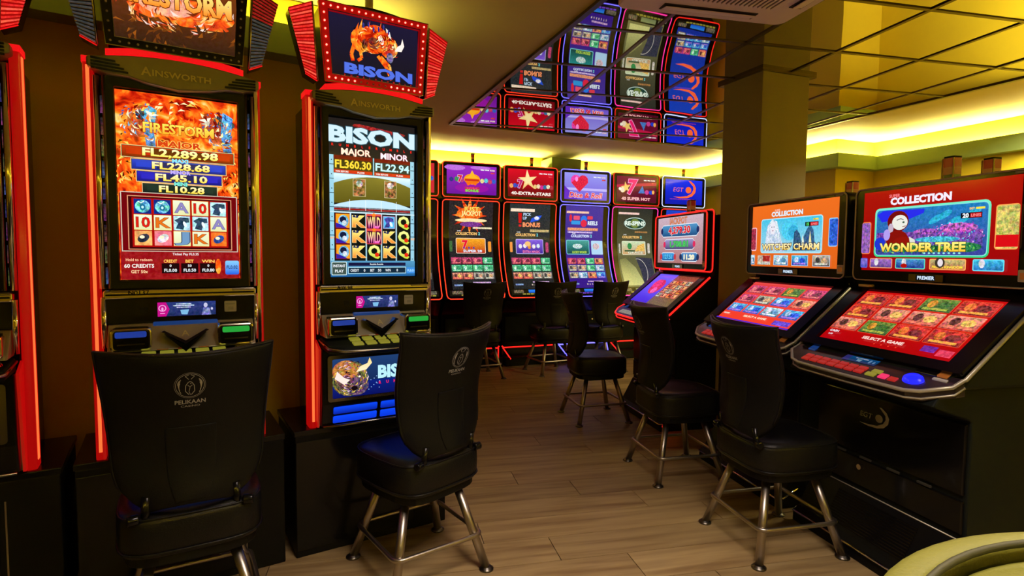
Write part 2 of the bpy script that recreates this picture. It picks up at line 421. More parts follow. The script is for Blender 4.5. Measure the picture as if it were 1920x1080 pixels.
BW = 6.68; RW = 5.30; NT = 4.36; RW2 = 5.86; NT2 = 3.0; RW3 = 6.45
fl = tag(G().box(-6, 8, -4, 9, -.06, -.004).build('floor', 'under'), kind='structure')
ce = tag(G().box(-6, 8, -4, 9, CEIL + .006, CEIL + .08).build('ceiling', 'ceil'), kind='structure')
wall('wall_back', RF(RW + .1, BW), RF(-3.2, BW), t=-.1)
wall('wall_right', RF(RW, BW), RF(RW, NT))
wall('wall_right_return', RF(RW + .1, NT), RF(RW2, NT), t=.1)
wall('wall_right_recess', RF(RW2, NT + .1), RF(RW2, NT2))
wall('wall_right_step', RF(RW2 + .1, NT2), RF(RW3, NT2), t=.1)
wall('wall_right_front', RF(RW3, NT2 + .1), RF(RW3, -2.6))
wall('wall_front', RF(RW3, -2.6), RF(-4.2, -2.6), t=.1)
LWO = .52
wall('wall_left', LF(.84, LWO), LF(-3.3, LWO), t=-.1)
wall('wall_left_front', LF(-3.3, LWO), RF(-4.2, -2.6), t=-.1)
wall('wall_left_rear', RF(-3.1, BW), LF(-3.3, LWO + .1), t=-.1)

# cove valances with their tubes
VZ0, VZ1 = 2.215, 2.355
def valance(name, pts, depth, tubes='tube', m='cove'):
    """board along the polyline pts, shelf behind it (to the left of the direction) and tubes on the shelf"""
    P = [Vector((p[0], p[1], 0)) for p in pts]; n_ = len(P); off = []
    def offset(dist):
        o = []
        for i in range(n_):
            ns = []
            if i > 0: d = (P[i] - P[i - 1]).normalized(); ns.append(Vector((-d.y, d.x, 0)))
            if i < n_ - 1: d = (P[i + 1] - P[i]).normalized(); ns.append(Vector((-d.y, d.x, 0)))
            if len(ns) == 1: o.append(P[i] + ns[0] * dist)
            else:
                b = (ns[0] + ns[1]).normalized(); o.append(P[i] + b * (dist / b.dot(ns[0])))
        return o
    sg = 1 if depth > 0 else -1; A = offset(0); B = offset(.018 * sg); D = offset(depth)
    g = G()
    for i in range(n_ - 1):
        g.prism([(q.x, q.y) for q in (A[i], A[i + 1], B[i + 1], B[i])], VZ0, VZ1, 'z')
        g.prism([(q.x, q.y) for q in (B[i], B[i + 1], D[i + 1], D[i])], VZ0 + .004, VZ0 + .018, 'z')
    v = tag(g.build(name, m), kind='structure')
    if tubes:
        T = offset(depth * .55)
        for i in range(n_ - 1):
            d = T[i + 1] - T[i]; L = d.length; k = max(1, round(L / 1.25)); u = d.normalized()
            for q in range(k):
                a = T[i] + u * (L * q / k + .03); b = T[i] + u * (L * (q + 1) / k - .03)
                G().tube([a + Vector((0, 0, 2.332)), b + Vector((0, 0, 2.332))], .013, 8).build('fluorescent_tube', tubes, v)
    return v
VD = .13
# order so that the wall lies to the left of the direction
valance('trim_1', [RF(-3.6, -2.6 + VD), RF(RW3 - VD, -2.6 + VD), RF(RW3 - VD, NT2 - VD), RF(RW2 - VD, NT2 - VD), RF(RW2 - VD, NT - VD), RF(RW - VD, NT - VD), RF(RW - VD, BW - VD), RF(-2.6, BW - VD)], -VD)
valance('trim_2', [LF(-3.1, LWO - VD), LF(.84, LWO - VD)], VD, tubes='tube_low')
# boxed pier in the back cove, same green paint
pb = G().prism([(p.x, p.y) for p in (RF(2.96, 6.34), RF(3.38, 6.38), RF(3.38, BW), RF(2.96, BW))], 2.19, 2.485, 'z')
tag(pb.build('trim_3', 'cove', bevel=.004), kind='structure')

# square pillar
Nc = Vector((2.385, 3.30, 0)); pa = R(8)
px = Vector((cos(pa), sin(pa), 0)) * .40; py = Vector((-sin(pa), cos(pa), 0)) * .36
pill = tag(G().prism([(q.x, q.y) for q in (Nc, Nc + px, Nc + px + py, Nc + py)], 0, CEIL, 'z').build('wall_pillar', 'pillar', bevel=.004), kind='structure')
cg = G(); ux = px.normalized(); uy = py.normalized()
O4 = [Nc - ux * .012 - uy * .012, Nc + px + ux * .05 - uy * .012, Nc + px + ux * .05 + py + uy * .05, Nc - ux * .012 + py + uy * .05]
I4 = [Nc, Nc + px, Nc + px + py, Nc + py]
cg.ring([(q.x, q.y) for q in O4], [(q.x, q.y) for q in I4], CEIL - .022, CEIL, 'z'); cg.build('pillar_collar', 'tbar', pill)

# mirror ceiling, tile by tile, cut to the rectangle that follows the walls
MS0, MS1, MT0, MT1 = 1.395, 4.615, -1.6, 5.27
GX0, GY0 = 2.61848627, 2.34685597
def clip(poly, n, c):
    out = []
    for i in range(len(poly)):
        a, b = poly[i - 1], poly[i]; da, db = a[0] * n[0] + a[1] * n[1] - c, b[0] * n[0] + b[1] * n[1] - c
        if (da <= 0) != (db <= 0):
            t = da / (da - db); out.append((a[0] + (b[0] - a[0]) * t, a[1] + (b[1] - a[1]) * t))
        if db <= 0: out.append(b)
    return out
PL = [((E1.x, E1.y), MS1), ((-E1.x, -E1.y), -MS0), ((E2.x, E2.y), MT1), ((-E2.x, -E2.y), -MT0)]
def clipall(p):
    for n, c in PL: p = clip(p, n, c) if p else p
    return p
for i in range(-12, 10):
    for j in range(-8, 12):
        x0, y0 = GX0 + .6 * i, GY0 + .6 * j
        p = clipall([(x0, y0), (x0 + .6, y0), (x0 + .6, y0 + .6), (x0, y0 + .6)])
        if len(p) < 3: continue
        ar = abs(sum(p[k - 1][0] * p[k][1] - p[k][0] * p[k - 1][1] for k in range(len(p)))) / 2
        if ar < .004: continue
        cx, cy_ = x0 + .3, y0 + .3
        g = G().prism([(q[0] - cx, q[1] - cy_) for q in p], 0, .004, 'z')
        g.build('ceiling_tile', 'mirror', ce, loc=(cx, cy_, CEIL - .003), rot=(R(random.uniform(-.16, .16)), R(random.uniform(-.16, .16)), 0))
def bar(a, b, wd=.022, z0=CEIL - .009, z1=CEIL + .004, nm='grid_bar'):
    a = Vector((*a[:2], 0)); b = Vector((*b[:2], 0)); d = (b - a)
    if d.length < .05: return
    d.normalize(); n = Vector((-d.y, d.x, 0)) * wd / 2
    G().prism([(q.x, q.y) for q in (a - n, b - n, b + n, a + n)], z0, z1, 'z').build(nm, 'tbar', ce)
def clipline(a, b):
    t0, t1 = 0, 1
    for n, c in PL:
        da = a[0] * n[0] + a[1] * n[1] - c; db = b[0] * n[0] + b[1] * n[1] - c
        if da > 0 and db > 0: return None
        if da > 0: t0 = max(t0, da / (da - db))
        elif db > 0: t1 = min(t1, da / (da - db))
    if t0 >= t1: return None
    f = lambda t: (a[0] + (b[0] - a[0]) * t, a[1] + (b[1] - a[1]) * t)
    return f(t0), f(t1)
for i in range(-12, 11):
    q = clipline((GX0 + .6 * i, -6), (GX0 + .6 * i, 10))
    if q: bar(*q)
for j in range(-8, 12):
    q = clipline((-6, GY0 + .6 * j), (9, GY0 + .6 * j))
    if q: bar(*q, z0=CEIL - .008)
for a, b in ((RF(MS0, MT0), RF(MS0, MT1)), (RF(MS0, MT1), RF(MS1, MT1)), (RF(MS1, MT0), RF(MS1, MT1))): bar(a, b, .03, CEIL - .012, CEIL + .005, 'edge_trim')

# oak planks, quarter bond
pk = G().box(.0018, 1.1982, .0018, .1997, -.004, 0).mesh('plank'); pk.materials.append(M['wood'])
def plank(x, y, me):
    o = bpy.data.objects.new('plank', me); COL.objects.link(o); o.parent = fl; o.location = (x, y, 0)
for k in range(-6, 24):
    y = 2.028 + .2015 * k; x = (1.02 - .3 * k) % 1.2 - 2.4
    for q in range(6):
        if x + 1.2 * q < 4.2: plank(x + 1.2 * q, y, pk)

# unseen fill light, added behind the camera to brighten the floor
la = bpy.data.lights.new('room_fill', 'AREA'); la.energy = FILL_W; la.size = .9; la.color = (1, .80, .70); la.spread = R(100)
lo = bpy.data.objects.new('room_fill', la); COL.objects.link(lo); lo.location = RF(.85, .55, 2.46)
lo.rotation_euler = (R(6), 0, TH)

l2 = bpy.data.lights.new('side_fill', 'AREA'); l2.energy = 210; l2.size = 1.0; l2.color = (1, .86, .55)  # unseen fill light, added to brighten the right-hand walls
lo2 = bpy.data.objects.new('side_fill', l2); COL.objects.link(lo2); lo2.location = RF(5.1, 2.0, 2.47)
lo2.rotation_euler = (R(-12), R(-10), TH)

# ------------------------------------------------------------------ left row: tall cabinets with lit side bars
def arc_pts(x0, x1, z0, zm, n=12):
    """arc through (x0,z0) .. (mid,zm) .. (x1,z0)"""
    return [(x0 + (x1 - x0) * k / n, z0 + (zm - z0) * (1 - (2 * k / n - 1) ** 2)) for k in range(n + 1)]

def art_ad(w, h):
    a = Art(); a.rect(-w / 2, -h / 2, w / 2, h / 2, (14, 32, 90), col2=(30, 50, 120), fx=(.25, 0))
    a.poly([(-w / 2, -h / 2), (-w * .36, -h / 2), (-w * .30, 0), (-w * .36, h / 2), (-w / 2, h / 2)], (190, 10, 130))
    a.ell(-w * .42, h * .08, h * .24, h * .24, (230, 160, 215)); a.ell(-w * .42, h * .08, h * .18, h * .18, (190, 10, 130)); a.ell(-w * .42, h * .02, h * .07, h * .14, (230, 160, 215))
    a.rect(-w * .46, -h * .32, -w * .38, -h * .26, (230, 160, 215))
    for z, ww in ((.36, .26), (.24, .36), (.11, .24)): a.rect(-w * .06 - w * ww / 2, h * z - .0018, -w * .06 + w * ww / 2, h * z + .0018, (200, 215, 240), fx=(.6, 0))
    a.poly([(-w * .1, -h * .4), (w * .0, -h * .42), (w * .03, -h * .05), (-w * .12, -h * .08)], (120, 180, 220))
    a.ell(w * .32, h * .22, w * .035, h * .17, (190, 190, 220)); a.poly([(w * .25, -h * .5), (w * .42, -h * .5), (w * .38, h * .05), (w * .28, h * .05)], (110, 120, 190), fx=(.7, 0))
    a.ell(w * .43, -h * .05, w * .02, h * .1, (200, 200, 230))
    return a

def art_fire_main():
    a = Art(); w, h = .195, .3375
    a.rect(-w, -h, w, h, (220, 60, 5), fx=(0, 1))
    # two beasts facing each other
    for sx in (-1, 1):
        x = sx * .125
        a.ell(x - sx * .01, .235, .045, .062, (170, 60, 10), (.8, .3), 14, a=sx * 25)
        a.ell(x + (.02 if sx < 0 else .025), .262, .038, .020, (40, 60, 70), (.8, 0), 12, a=sx * -20)
        a.poly([(x + .02, .30), (x + .055, .28), (x + .045, .20), (x + .05, .14), (x + .02, .15), (x + .012, .22)], (20, 110, 190), fx=(.8, 0), col2=(90, 190, 240))
        strokes(a, x, .225, .05, .075, 70, [(20, 90, 170), (90, 190, 240), (10, 20, 50), (230, 120, 30), (150, 30, 5), (240, 240, 230)], .35, .003, 1.0, 8 + sx)
        a.poly([(x - sx * .02, .275), (x + sx * -.062, .262), (x - sx * .03, .252)], (240, 240, 220)); a.poly([(x - sx * .022, .262), (x + sx * -.055, .248), (x - sx * .028, .243)], (200, 190, 170)); a.ell(x - sx * .012, .274, .004, .003, (255, 250, 90))
    strokes(a, 0, .25, .17, .08, 110, [(255, 210, 90), (255, 120, 20), (220, 40, 5), (120, 10, 2), (255, 240, 180)], .16, .005, 1.4, 12); strokes(a, -.165, .02, .03, .18, 90, [(255, 210, 90), (255, 120, 20), (120, 10, 2), (60, 4, 2)], .7, .004, 1.4, 13); strokes(a, .165, .02, .03, .18, 90, [(255, 220, 100), (255, 140, 30), (140, 14, 2), (60, 4, 2)], .7, .004, 1.4, 14)
    a.text('FIRESTORM', .0, .215, .034, (255, 170, 40), w=.225, bold=.03, out=(150, 30, 0), ow=.03, col2=(255, 230, 90))
    a.text('MAJOR', .0, .158, .021, (205, 40, 10), w=.135, bold=.04, out=(255, 225, 120), ow=.035)
    def plate(z, hw, hh, c1, c2, t, lab=None, lc=None, lz=None, lw=.07):
        a.rect(-hw - .004, z - hh - .004, hw + .004, z + hh + .004, (225, 205, 150)); a.rect(-hw - .002, z - hh - .002, hw + .002, z + hh + .002, (60, 40, 30))
        a.rect(-hw, z - hh, hw, z + hh, c1, col2=c2); a.rect(-hw + .012, z - hh * .55, hw - .012, z + hh * .55, c2)
        a.rect(-hw * .5, z - hh * .8, hw * .6, z + hh * .8, (80, 8, 4) if c2[0] > 150 else ((30, 34, 90) if c2 != (30, 50, 40) else (22, 40, 30)))
        a.text(t, .004, z, hh * 1.45, (255, 220, 60), w=(hw * 1.35 if len(t) > 8 else hw * 1.22), bold=.035, out=(70, 30, 0), ow=.03, col2=(255, 245, 190))
        if lab: a.text(lab, .0, lz, .013, lc, w=lw, bold=.05, out=(20, 60, 110), ow=.03)
    plate(.125, .178, .0185, (110, 5, 2), (190, 15, 5), 'FL2,289.98')
    plate(.080, .150, .0165, (10, 30, 140), (25, 60, 200), 'FL228.68', 'MAXI', (130, 220, 255), .1015, .05)
    plate(.038, .135, .0165, (20, 20, 130), (40, 35, 190), 'FL45.10', 'MINOR', (190, 170, 255), .0592, .062)
    plate(-.004, .118, .0155, (18, 30, 26), (30, 50, 40), 'FL10.28', 'MINI', (120, 230, 210), .0168, .04)
    a.rect(-.192, -.337, .192, -.026, (150, 4, 14), fx=(.15, 0))
    for q, c in (((-.188, -.235, .188, -.02), (205, 195, 175)), ((-.185, -.232, .185, -.023), (110, 2, 12)), ((-.168, -.228, .168, -.033), (220, 150, 110)), ((-.165, -.225, .165, -.036), (60, 0, 6)), ((-.155, -.218, .155, -.041), (170, 10, 10))):
        a.rect(*q, c)
    syms = [['o', 'o', 'A', '10', 'h'], ['10', 'K', 'h', 'h', 'A'], ['x', 'w', 'J', 'K', 'b']]
    for r_ in range(3):
        for c_ in range(5):
            x = -.122 + c_ * .061; z = -.071 - r_ * .0575; s = syms[r_][c_]; e = .0265
            if s in 'AJK' or s == '10':
                a.rect(x - e - .001, z - e - .001, x + e + .001, z + e + .001, (250, 230, 120)); a.rect(x - e, z - e, x + e, z + e, (225, 225, 165), col2=(235, 240, 210))
                a.text(s, x, z, .036, {'A': (140, 130, 190), '10': (215, 30, 20), 'K': (225, 110, 25), 'J': (110, 150, 190)}[s], w=.040, bold=.02, out=(120, 40, 20) if s in ('10', 'K') else (70, 80, 110), ow=.02)
            elif s == 'o':
                a.rect(x - e, z - e, x + e, z + e, (12, 40, 130)); a.ell(x, z, .023, .023, (110, 215, 225), (.8, 0)); a.ell(x, z - .003, .009, .011, (20, 110, 150)); a.ell(x, z - .003, .004, .005, (200, 250, 250))
                a.line([(x - .014, z + .018), (x - .004, z + .012), (x + .006, z + .02)], .003, (235, 250, 250))
            elif s == 'h':
                a.rect(x - e, z - e, x + e, z + e, (190, 240, 250), fx=(.4, 0)); a.poly([(x - .024, z + .01), (x - .005, z + .022), (x + .022, z + .02), (x + .024, z + .004), (x + .012, z + .002), (x + .004, z - .024), (x - .02, z - .02), (x - .012, z)], (18, 60, 90), fx=(.5, 0)); a.ell(x + .01, z - .004, .005, .012, (235, 250, 255), a=20)
            else:
                bc = {'x': (250, 190, 110), 'w': (250, 140, 170), 'b': (250, 120, 30)}[s]
                a.rect(x - e, z - e, x + e, z + e, bc, fx=(.3, .3)); a.ell(x, z, .02, .014, {'x': (30, 40, 60), 'w': (250, 235, 240), 'b': (30, 70, 150)}[s], (.5, 0), 12, a=35); a.ell(x - .004, z + .004, .008, .006, (255, 240, 200))
    a.text('Ticket Pay FL0.35', .01, -.245, .009, (240, 230, 230), w=.085)
    for i, (x, t1, t2) in enumerate(((-.04, 'CREDIT', 'FL0.00'), (.022, 'BET', 'FL0.50'), (.084, 'WIN', 'FL0.80'))):
        a.rect(x - .028, -.315, x + .028, -.278, (25, 4, 8)); a.text(t1, x, -.270, .011, (255, 200, 90), w=.042 if i != 1 else .026, bold=.03)
        a.text('0' if i != 1 else '50', x, -.287, .009, W_); a.text(t2, x, -.304, .011, W_, w=.04, bold=.02)
    a.text('Hold to redeem', -.137, -.265, .010, (255, 190, 150), w=.08); a.text('60 CREDITS', -.137, -.287, .013, (240, 235, 225), w=.09, bold=.03); a.text('GET 50x', -.137, -.308, .011, (255, 210, 160), w=.05)
    a.rect(.142, -.322, .190, -.268, (20, 90, 220), .006, col2=(130, 200, 250)); a.text('FL0.02', .166, -.293, .013, (20, 40, 90), w=.038, bold=.02)
    a.ell(.118, -.29, .01, .03, (255, 160, 20), (0, 1), 10)
    return a

def bison(a, x, z, k, fx=(0, 1)):
    """charging buffalo of flames: hump, haunch, legs, head, horns"""
    E_ = lambda cx, cz, rx, rz, c, f=fx, an=0: a.ell(x + cx * k, z + cz * k, rx * k, rz * k, c, f, 16, a=an)
    a.line([(x - .40 * k, z - .05 * k), (x - .46 * k, z - .25 * k), (x - .43 * k, z - .38 * k)], .07 * k, (250, 120, 30), fx)
    a.line([(x - .30 * k, z - .1 * k), (x - .26 * k, z - .3 * k), (x - .34 * k, z - .36 * k)], .06 * k, (240, 90, 20), fx)
    a.line([(x + .06 * k, z - .2 * k), (x + .22 * k, z - .38 * k), (x + .34 * k, z - .62 * k)], .07 * k, (255, 150, 40), fx)
    a.line([(x + .12 * k, z - .2 * k), (x + .30 * k, z - .36 * k), (x + .32 * k, z - .5 * k)], .05 * k, (255, 190, 90), fx)
    E_(-.30, .02, .17, .22, (200, 60, 10), an=15); E_(-.05, .08, .30, .26, (210, 50, 10)); E_(.02, .2, .22, .18, (230, 90, 20))
    E_(.28, .0, .19, .22, (150, 20, 10)); E_(.30, -.05, .12, .13, (190, 20, 10), (.6, .3)); E_(-.02, .02, .11, .12, (40, 5, 3), (.5, .2)); E_(-.2, -.02, .06, .09, (25, 4, 3), (.5, .2)); E_(.12, .12, .05, .10, (250, 235, 220), (.5, 0), 20)
    strokes(a, x - .05 * k, z + .08 * k, .36 * k, .26 * k, 90, [(255, 190, 70), (255, 120, 20), (200, 40, 5), (255, 235, 170), (60, 8, 4), (20, 4, 4)], .35, .012 * k / .22 * .22, 1.2, 3); strokes(a, x + .28 * k, z + .0 * k, .18 * k, .2 * k, 40, [(255, 190, 70), (255, 120, 20), (200, 40, 5), (255, 235, 170), (60, 8, 4), (20, 4, 4)], .45, .010 * k, 1.0, 4)
    a.poly([(x + .40 * k, z - .05 * k), (x + .54 * k, z - .04 * k), (x + .60 * k, z + .08 * k), (x + .56 * k, z + .22 * k), (x + .53 * k, z + .10 * k), (x + .46 * k, z + .05 * k)], (250, 235, 225))
    a.poly([(x + .24 * k, z + .24 * k), (x + .33 * k, z + .16 * k), (x + .30 * k, z + .30 * k), (x + .22 * k, z + .36 * k)], (235, 230, 225))
    for q in range(9):
        fxp = -.38 + q * .075; a.poly([(x + (fxp - .03) * k, z + (.16 + .06 * sin(q)) * k), (x + (fxp + .04) * k, z + .2 * k), (x + (fxp + .06) * k, z + (.36 + .12 * sin(q * 2.3)) * k)], (255, 170, 50), fx)
    E_(.3, -.2, .07, .1, (110, 100, 150), (.8, 0)); E_(.36, .02, .02, .02, (255, 255, 200), (0, 0))

def art_bison_main():
    a = Art(); w, h = .195, .3375
    a.rect(-w, -h, w, h, (30, 26, 26))
    for q in range(7): a.ell(-.06 + q * .03, .315 - q * .003, .03, .008, (170, 5, 8), (.5, 0), 8)
    a.text('BISON', 0, .272, .062, (205, 232, 240), w=.375, bold=.05, out=(30, 80, 100), ow=.03)
    for q in range(12): a.text('RUMBLERUMBLE'[q], -.175 + q * .032 , .226, .010, (230, 30, 20), bold=.04)
    for x, t, c in ((-.075, 'MAJOR', (255, 235, 210)), (.098, 'MINOR', (240, 235, 250))): a.text(t, x, .196, .026, c, w=.125, bold=.03, out=(190, 30, 20), ow=.025)
    for x0, x1, t, c in ((-.17, -.004, 'FL360.30', (255, 210, 60)), (.006, .172, 'FL22.94', (185, 235, 245))):
        a.rect(x0, .108, x1, .182, (110, 4, 6)); a.rect(x0, .124, x1, .166, (38, 36, 12) if t[2] == '3' else (16, 38, 42)); a.text(t, (x0 + x1) / 2, .146, .032, c, w=(x1 - x0) * .93, bold=.03, out=(60, 30, 0), ow=.02)
        a.rect(x0, .108, x1, .121, (200, 30, 15)); a.text('WIN BEFORE', x0 + .034, .1145, .007, W_, w=.055); a.text('FL500', x1 - .05, .1145, .007, W_, w=.03)
    ice = (150, 205, 225)
    a.rect(-.19, .100, .19, .107, ice); a.rect(-.001, .108, .004, .182, ice)
    a.rect(-.172, -.02, .172, .096, (92, 84, 20), col2=(120, 112, 40))
    top = arc_pts(-.175, .175, .062, .098); a.poly(top + [(.175, .104), (-.175, .104)], ice, col2=(215, 240, 250))
    for x in (-.062, .078):
        a.rect(x - .028, .012, x + .028, .088, (215, 200, 150)); a.rect(x - .026, .014, x + .026, .086, (150, 100, 20), fx=(.9, 0)); a.ell(x, .067, .015, .014, (210, 200, 190), (.8, 0))
    a.poly(arc_pts(-.175, .175, -.030, .0) + [(.175, -.04), (-.175, -.04)], (190, 225, 240)); a.rect(-.175, -.052, .175, -.036, (110, 120, 130), fx=(.5, 0)); a.rect(-.172, -.049, .172, -.042, (150, 15, 10))
    for x in (-.105, -.035, .035, .105): a.rect(x - .001, -.05, x + .001, -.003, (235, 245, 250))
    a.rect(-.19, -.325, -.172, .182, ice, vdiv=1); a.rect(.172, -.325, .19, .182, ice)
    for k in range(8):
        for sx in (-1, 1): a.rect(sx * .181 - .009, -.28 + k * .06, sx * .181 + .009, -.277 + k * .06, (30, 70, 90)); a.ell(sx * .181, -.26 + k * .06, .0025, .0025, (20, 40, 60), n=8)
    a.rect(-.19, -.062, .19, -.056, (195, 225, 235)); a.rect(-.172, -.265, .172, -.062, (10, 16, 14))
    syms = [['b', 'K', 'W', 'h', 'Q'], ['b', 'K', 'W', 'K', 'Q'], ['b', 'K', 'Q', 'K', 'Q']]
    for c_ in range(1, 5): a.rect(-.172 + c_ * .0688 - .003, -.28, -.172 + c_ * .0688 + .003, -.062, (135, 190, 210), col2=(200, 225, 240))
    for r_ in range(3):
        for c_ in range(5):
            x = -.1376 + c_ * .0688; z = -.097 - r_ * .066; s = syms[r_][c_]
            if s == 'b':
                a.rect(x - .031, z - .032, x + .031, z + .032, (130, 10, 12)); a.rect(x - .028, z - .029, x + .03, z + .030, (250, 160, 30)); a.ell(x + .004, z, .022, .026, (120, 190, 230), (.5, 0)); a.ell(x + .002, z + .006, .014, .014, (15, 25, 60)); a.ell(x + .008, z - .008, .010, .011, (215, 225, 240), (.4, 0)); a.poly([(x - .028, z - .029), (x + .02, z - .029), (x - .01, z - .014), (x - .028, z - .008)], (50, 30, 160))
            elif s == 'K':
                a.text('K', x, z, .046, (250, 130, 40), w=.046, bold=.045, out=(255, 225, 150), ow=.02, col2=(250, 235, 120)); a.poly([(x - .026, z + .018), (x - .020, z + .03), (x - .012, z + .02), (x - .004, z + .03), (x, z + .016)], (30, 40, 90)); 
            elif s == 'Q':
                a.text('Q', x, z, .046, (195, 215, 60), w=.048, bold=.045, out=(70, 80, 10), ow=.02, col2=(240, 240, 150)); a.ell(x + .012, z - .012, .010, .010, (225, 40, 20), n=8)
            elif s == 'h':
                a.rect(x - .027, z - .028, x + .028, z + .028, (200, 140, 190)); a.rect(x - .025, z - .026, x + .026, z + .026, (90, 190, 235)); a.poly([(x - .022, z + .016), (x - .002, z + .024), (x + .02, z + .018), (x + .022, z + .002), (x + .008, z + .004), (x + .002, z - .022), (x - .022, z - .024), (x - .012, z - .004)], (50, 50, 160), fx=(.6, 0)); a.ell(x + .010, z - .008, .006, .012, (225, 240, 255), a=25)
            else:
                a.rect(x - .034, z - .032, x + .034, z + .034, (235, 80, 70)); a.rect(x - .031, z - .029, x + .031, z + .026, (70, 10, 50)); a.text('WILD', x, z - .003, .046, (240, 80, 200), w=.057, bold=.03, out=(120, 10, 60), ow=.03, col2=(255, 245, 120)); a.star(x, z + .031, .012, .006, (250, 130, 30))
    a.text('BET', -.181, -.17, .008, (255, 170, 60)); a.text('BET', .181, -.17, .008, (255, 170, 60))
    a.rect(-.19, -.337, .19, -.268, (20, 90, 150), col2=(80, 150, 190)); a.rect(-.115, -.290, .145, -.276, (20, 20, 60)); a.text('Rumble Rumble', .01, -.283, .007, W_, w=.06)
    a.rect(-.187, -.33, -.122, -.272, (200, 225, 225), .004); a.rect(-.184, -.327, -.125, -.275, (60, 80, 75), .003); a.text('INSTANT', -.154, -.290, .011, W_, w=.05, bold=.03); a.text('PLAY', -.154, -.312, .012, W_, w=.036, bold=.03)
    a.rect(-.117, -.325, .147, -.295, (170, 215, 230)); a.rect(-.114, -.322, .144, -.298, (14, 40, 60))
    for t, x, wd in (('CREDIT', -.088, .036), ('0', -.045, None), ('BET', -.01, .018), ('50', .023, None), ('WIN', .062, .024), ('0', .105, None)): a.text(t, x, -.31, .011, W_, w=wd, bold=.02)
    a.rect(.150, -.325, .189, -.298, (60, 140, 220)); a.text('FL0.01', .17, -.312, .01, (180, 230, 255), w=.032)
    return a

def art_side_dark():
    a = Art(); a.rect(-.195, -.3375, .195, .3375, (10, 12, 20)); a.rect(-.19, -.3, .19, .05, (12, 20, 50), fx=(.5, 0))
    for k, ch in enumerate('DRAGON'): a.text(ch, .172, .25 - k * .055, .03, (150, 170, 60), bold=.02)
    for k in range(6): pic(a, .08, -.28 + k * .05, .19, -.238 + k * .05, (BLU4, ICE4)[k % 2])
    return a

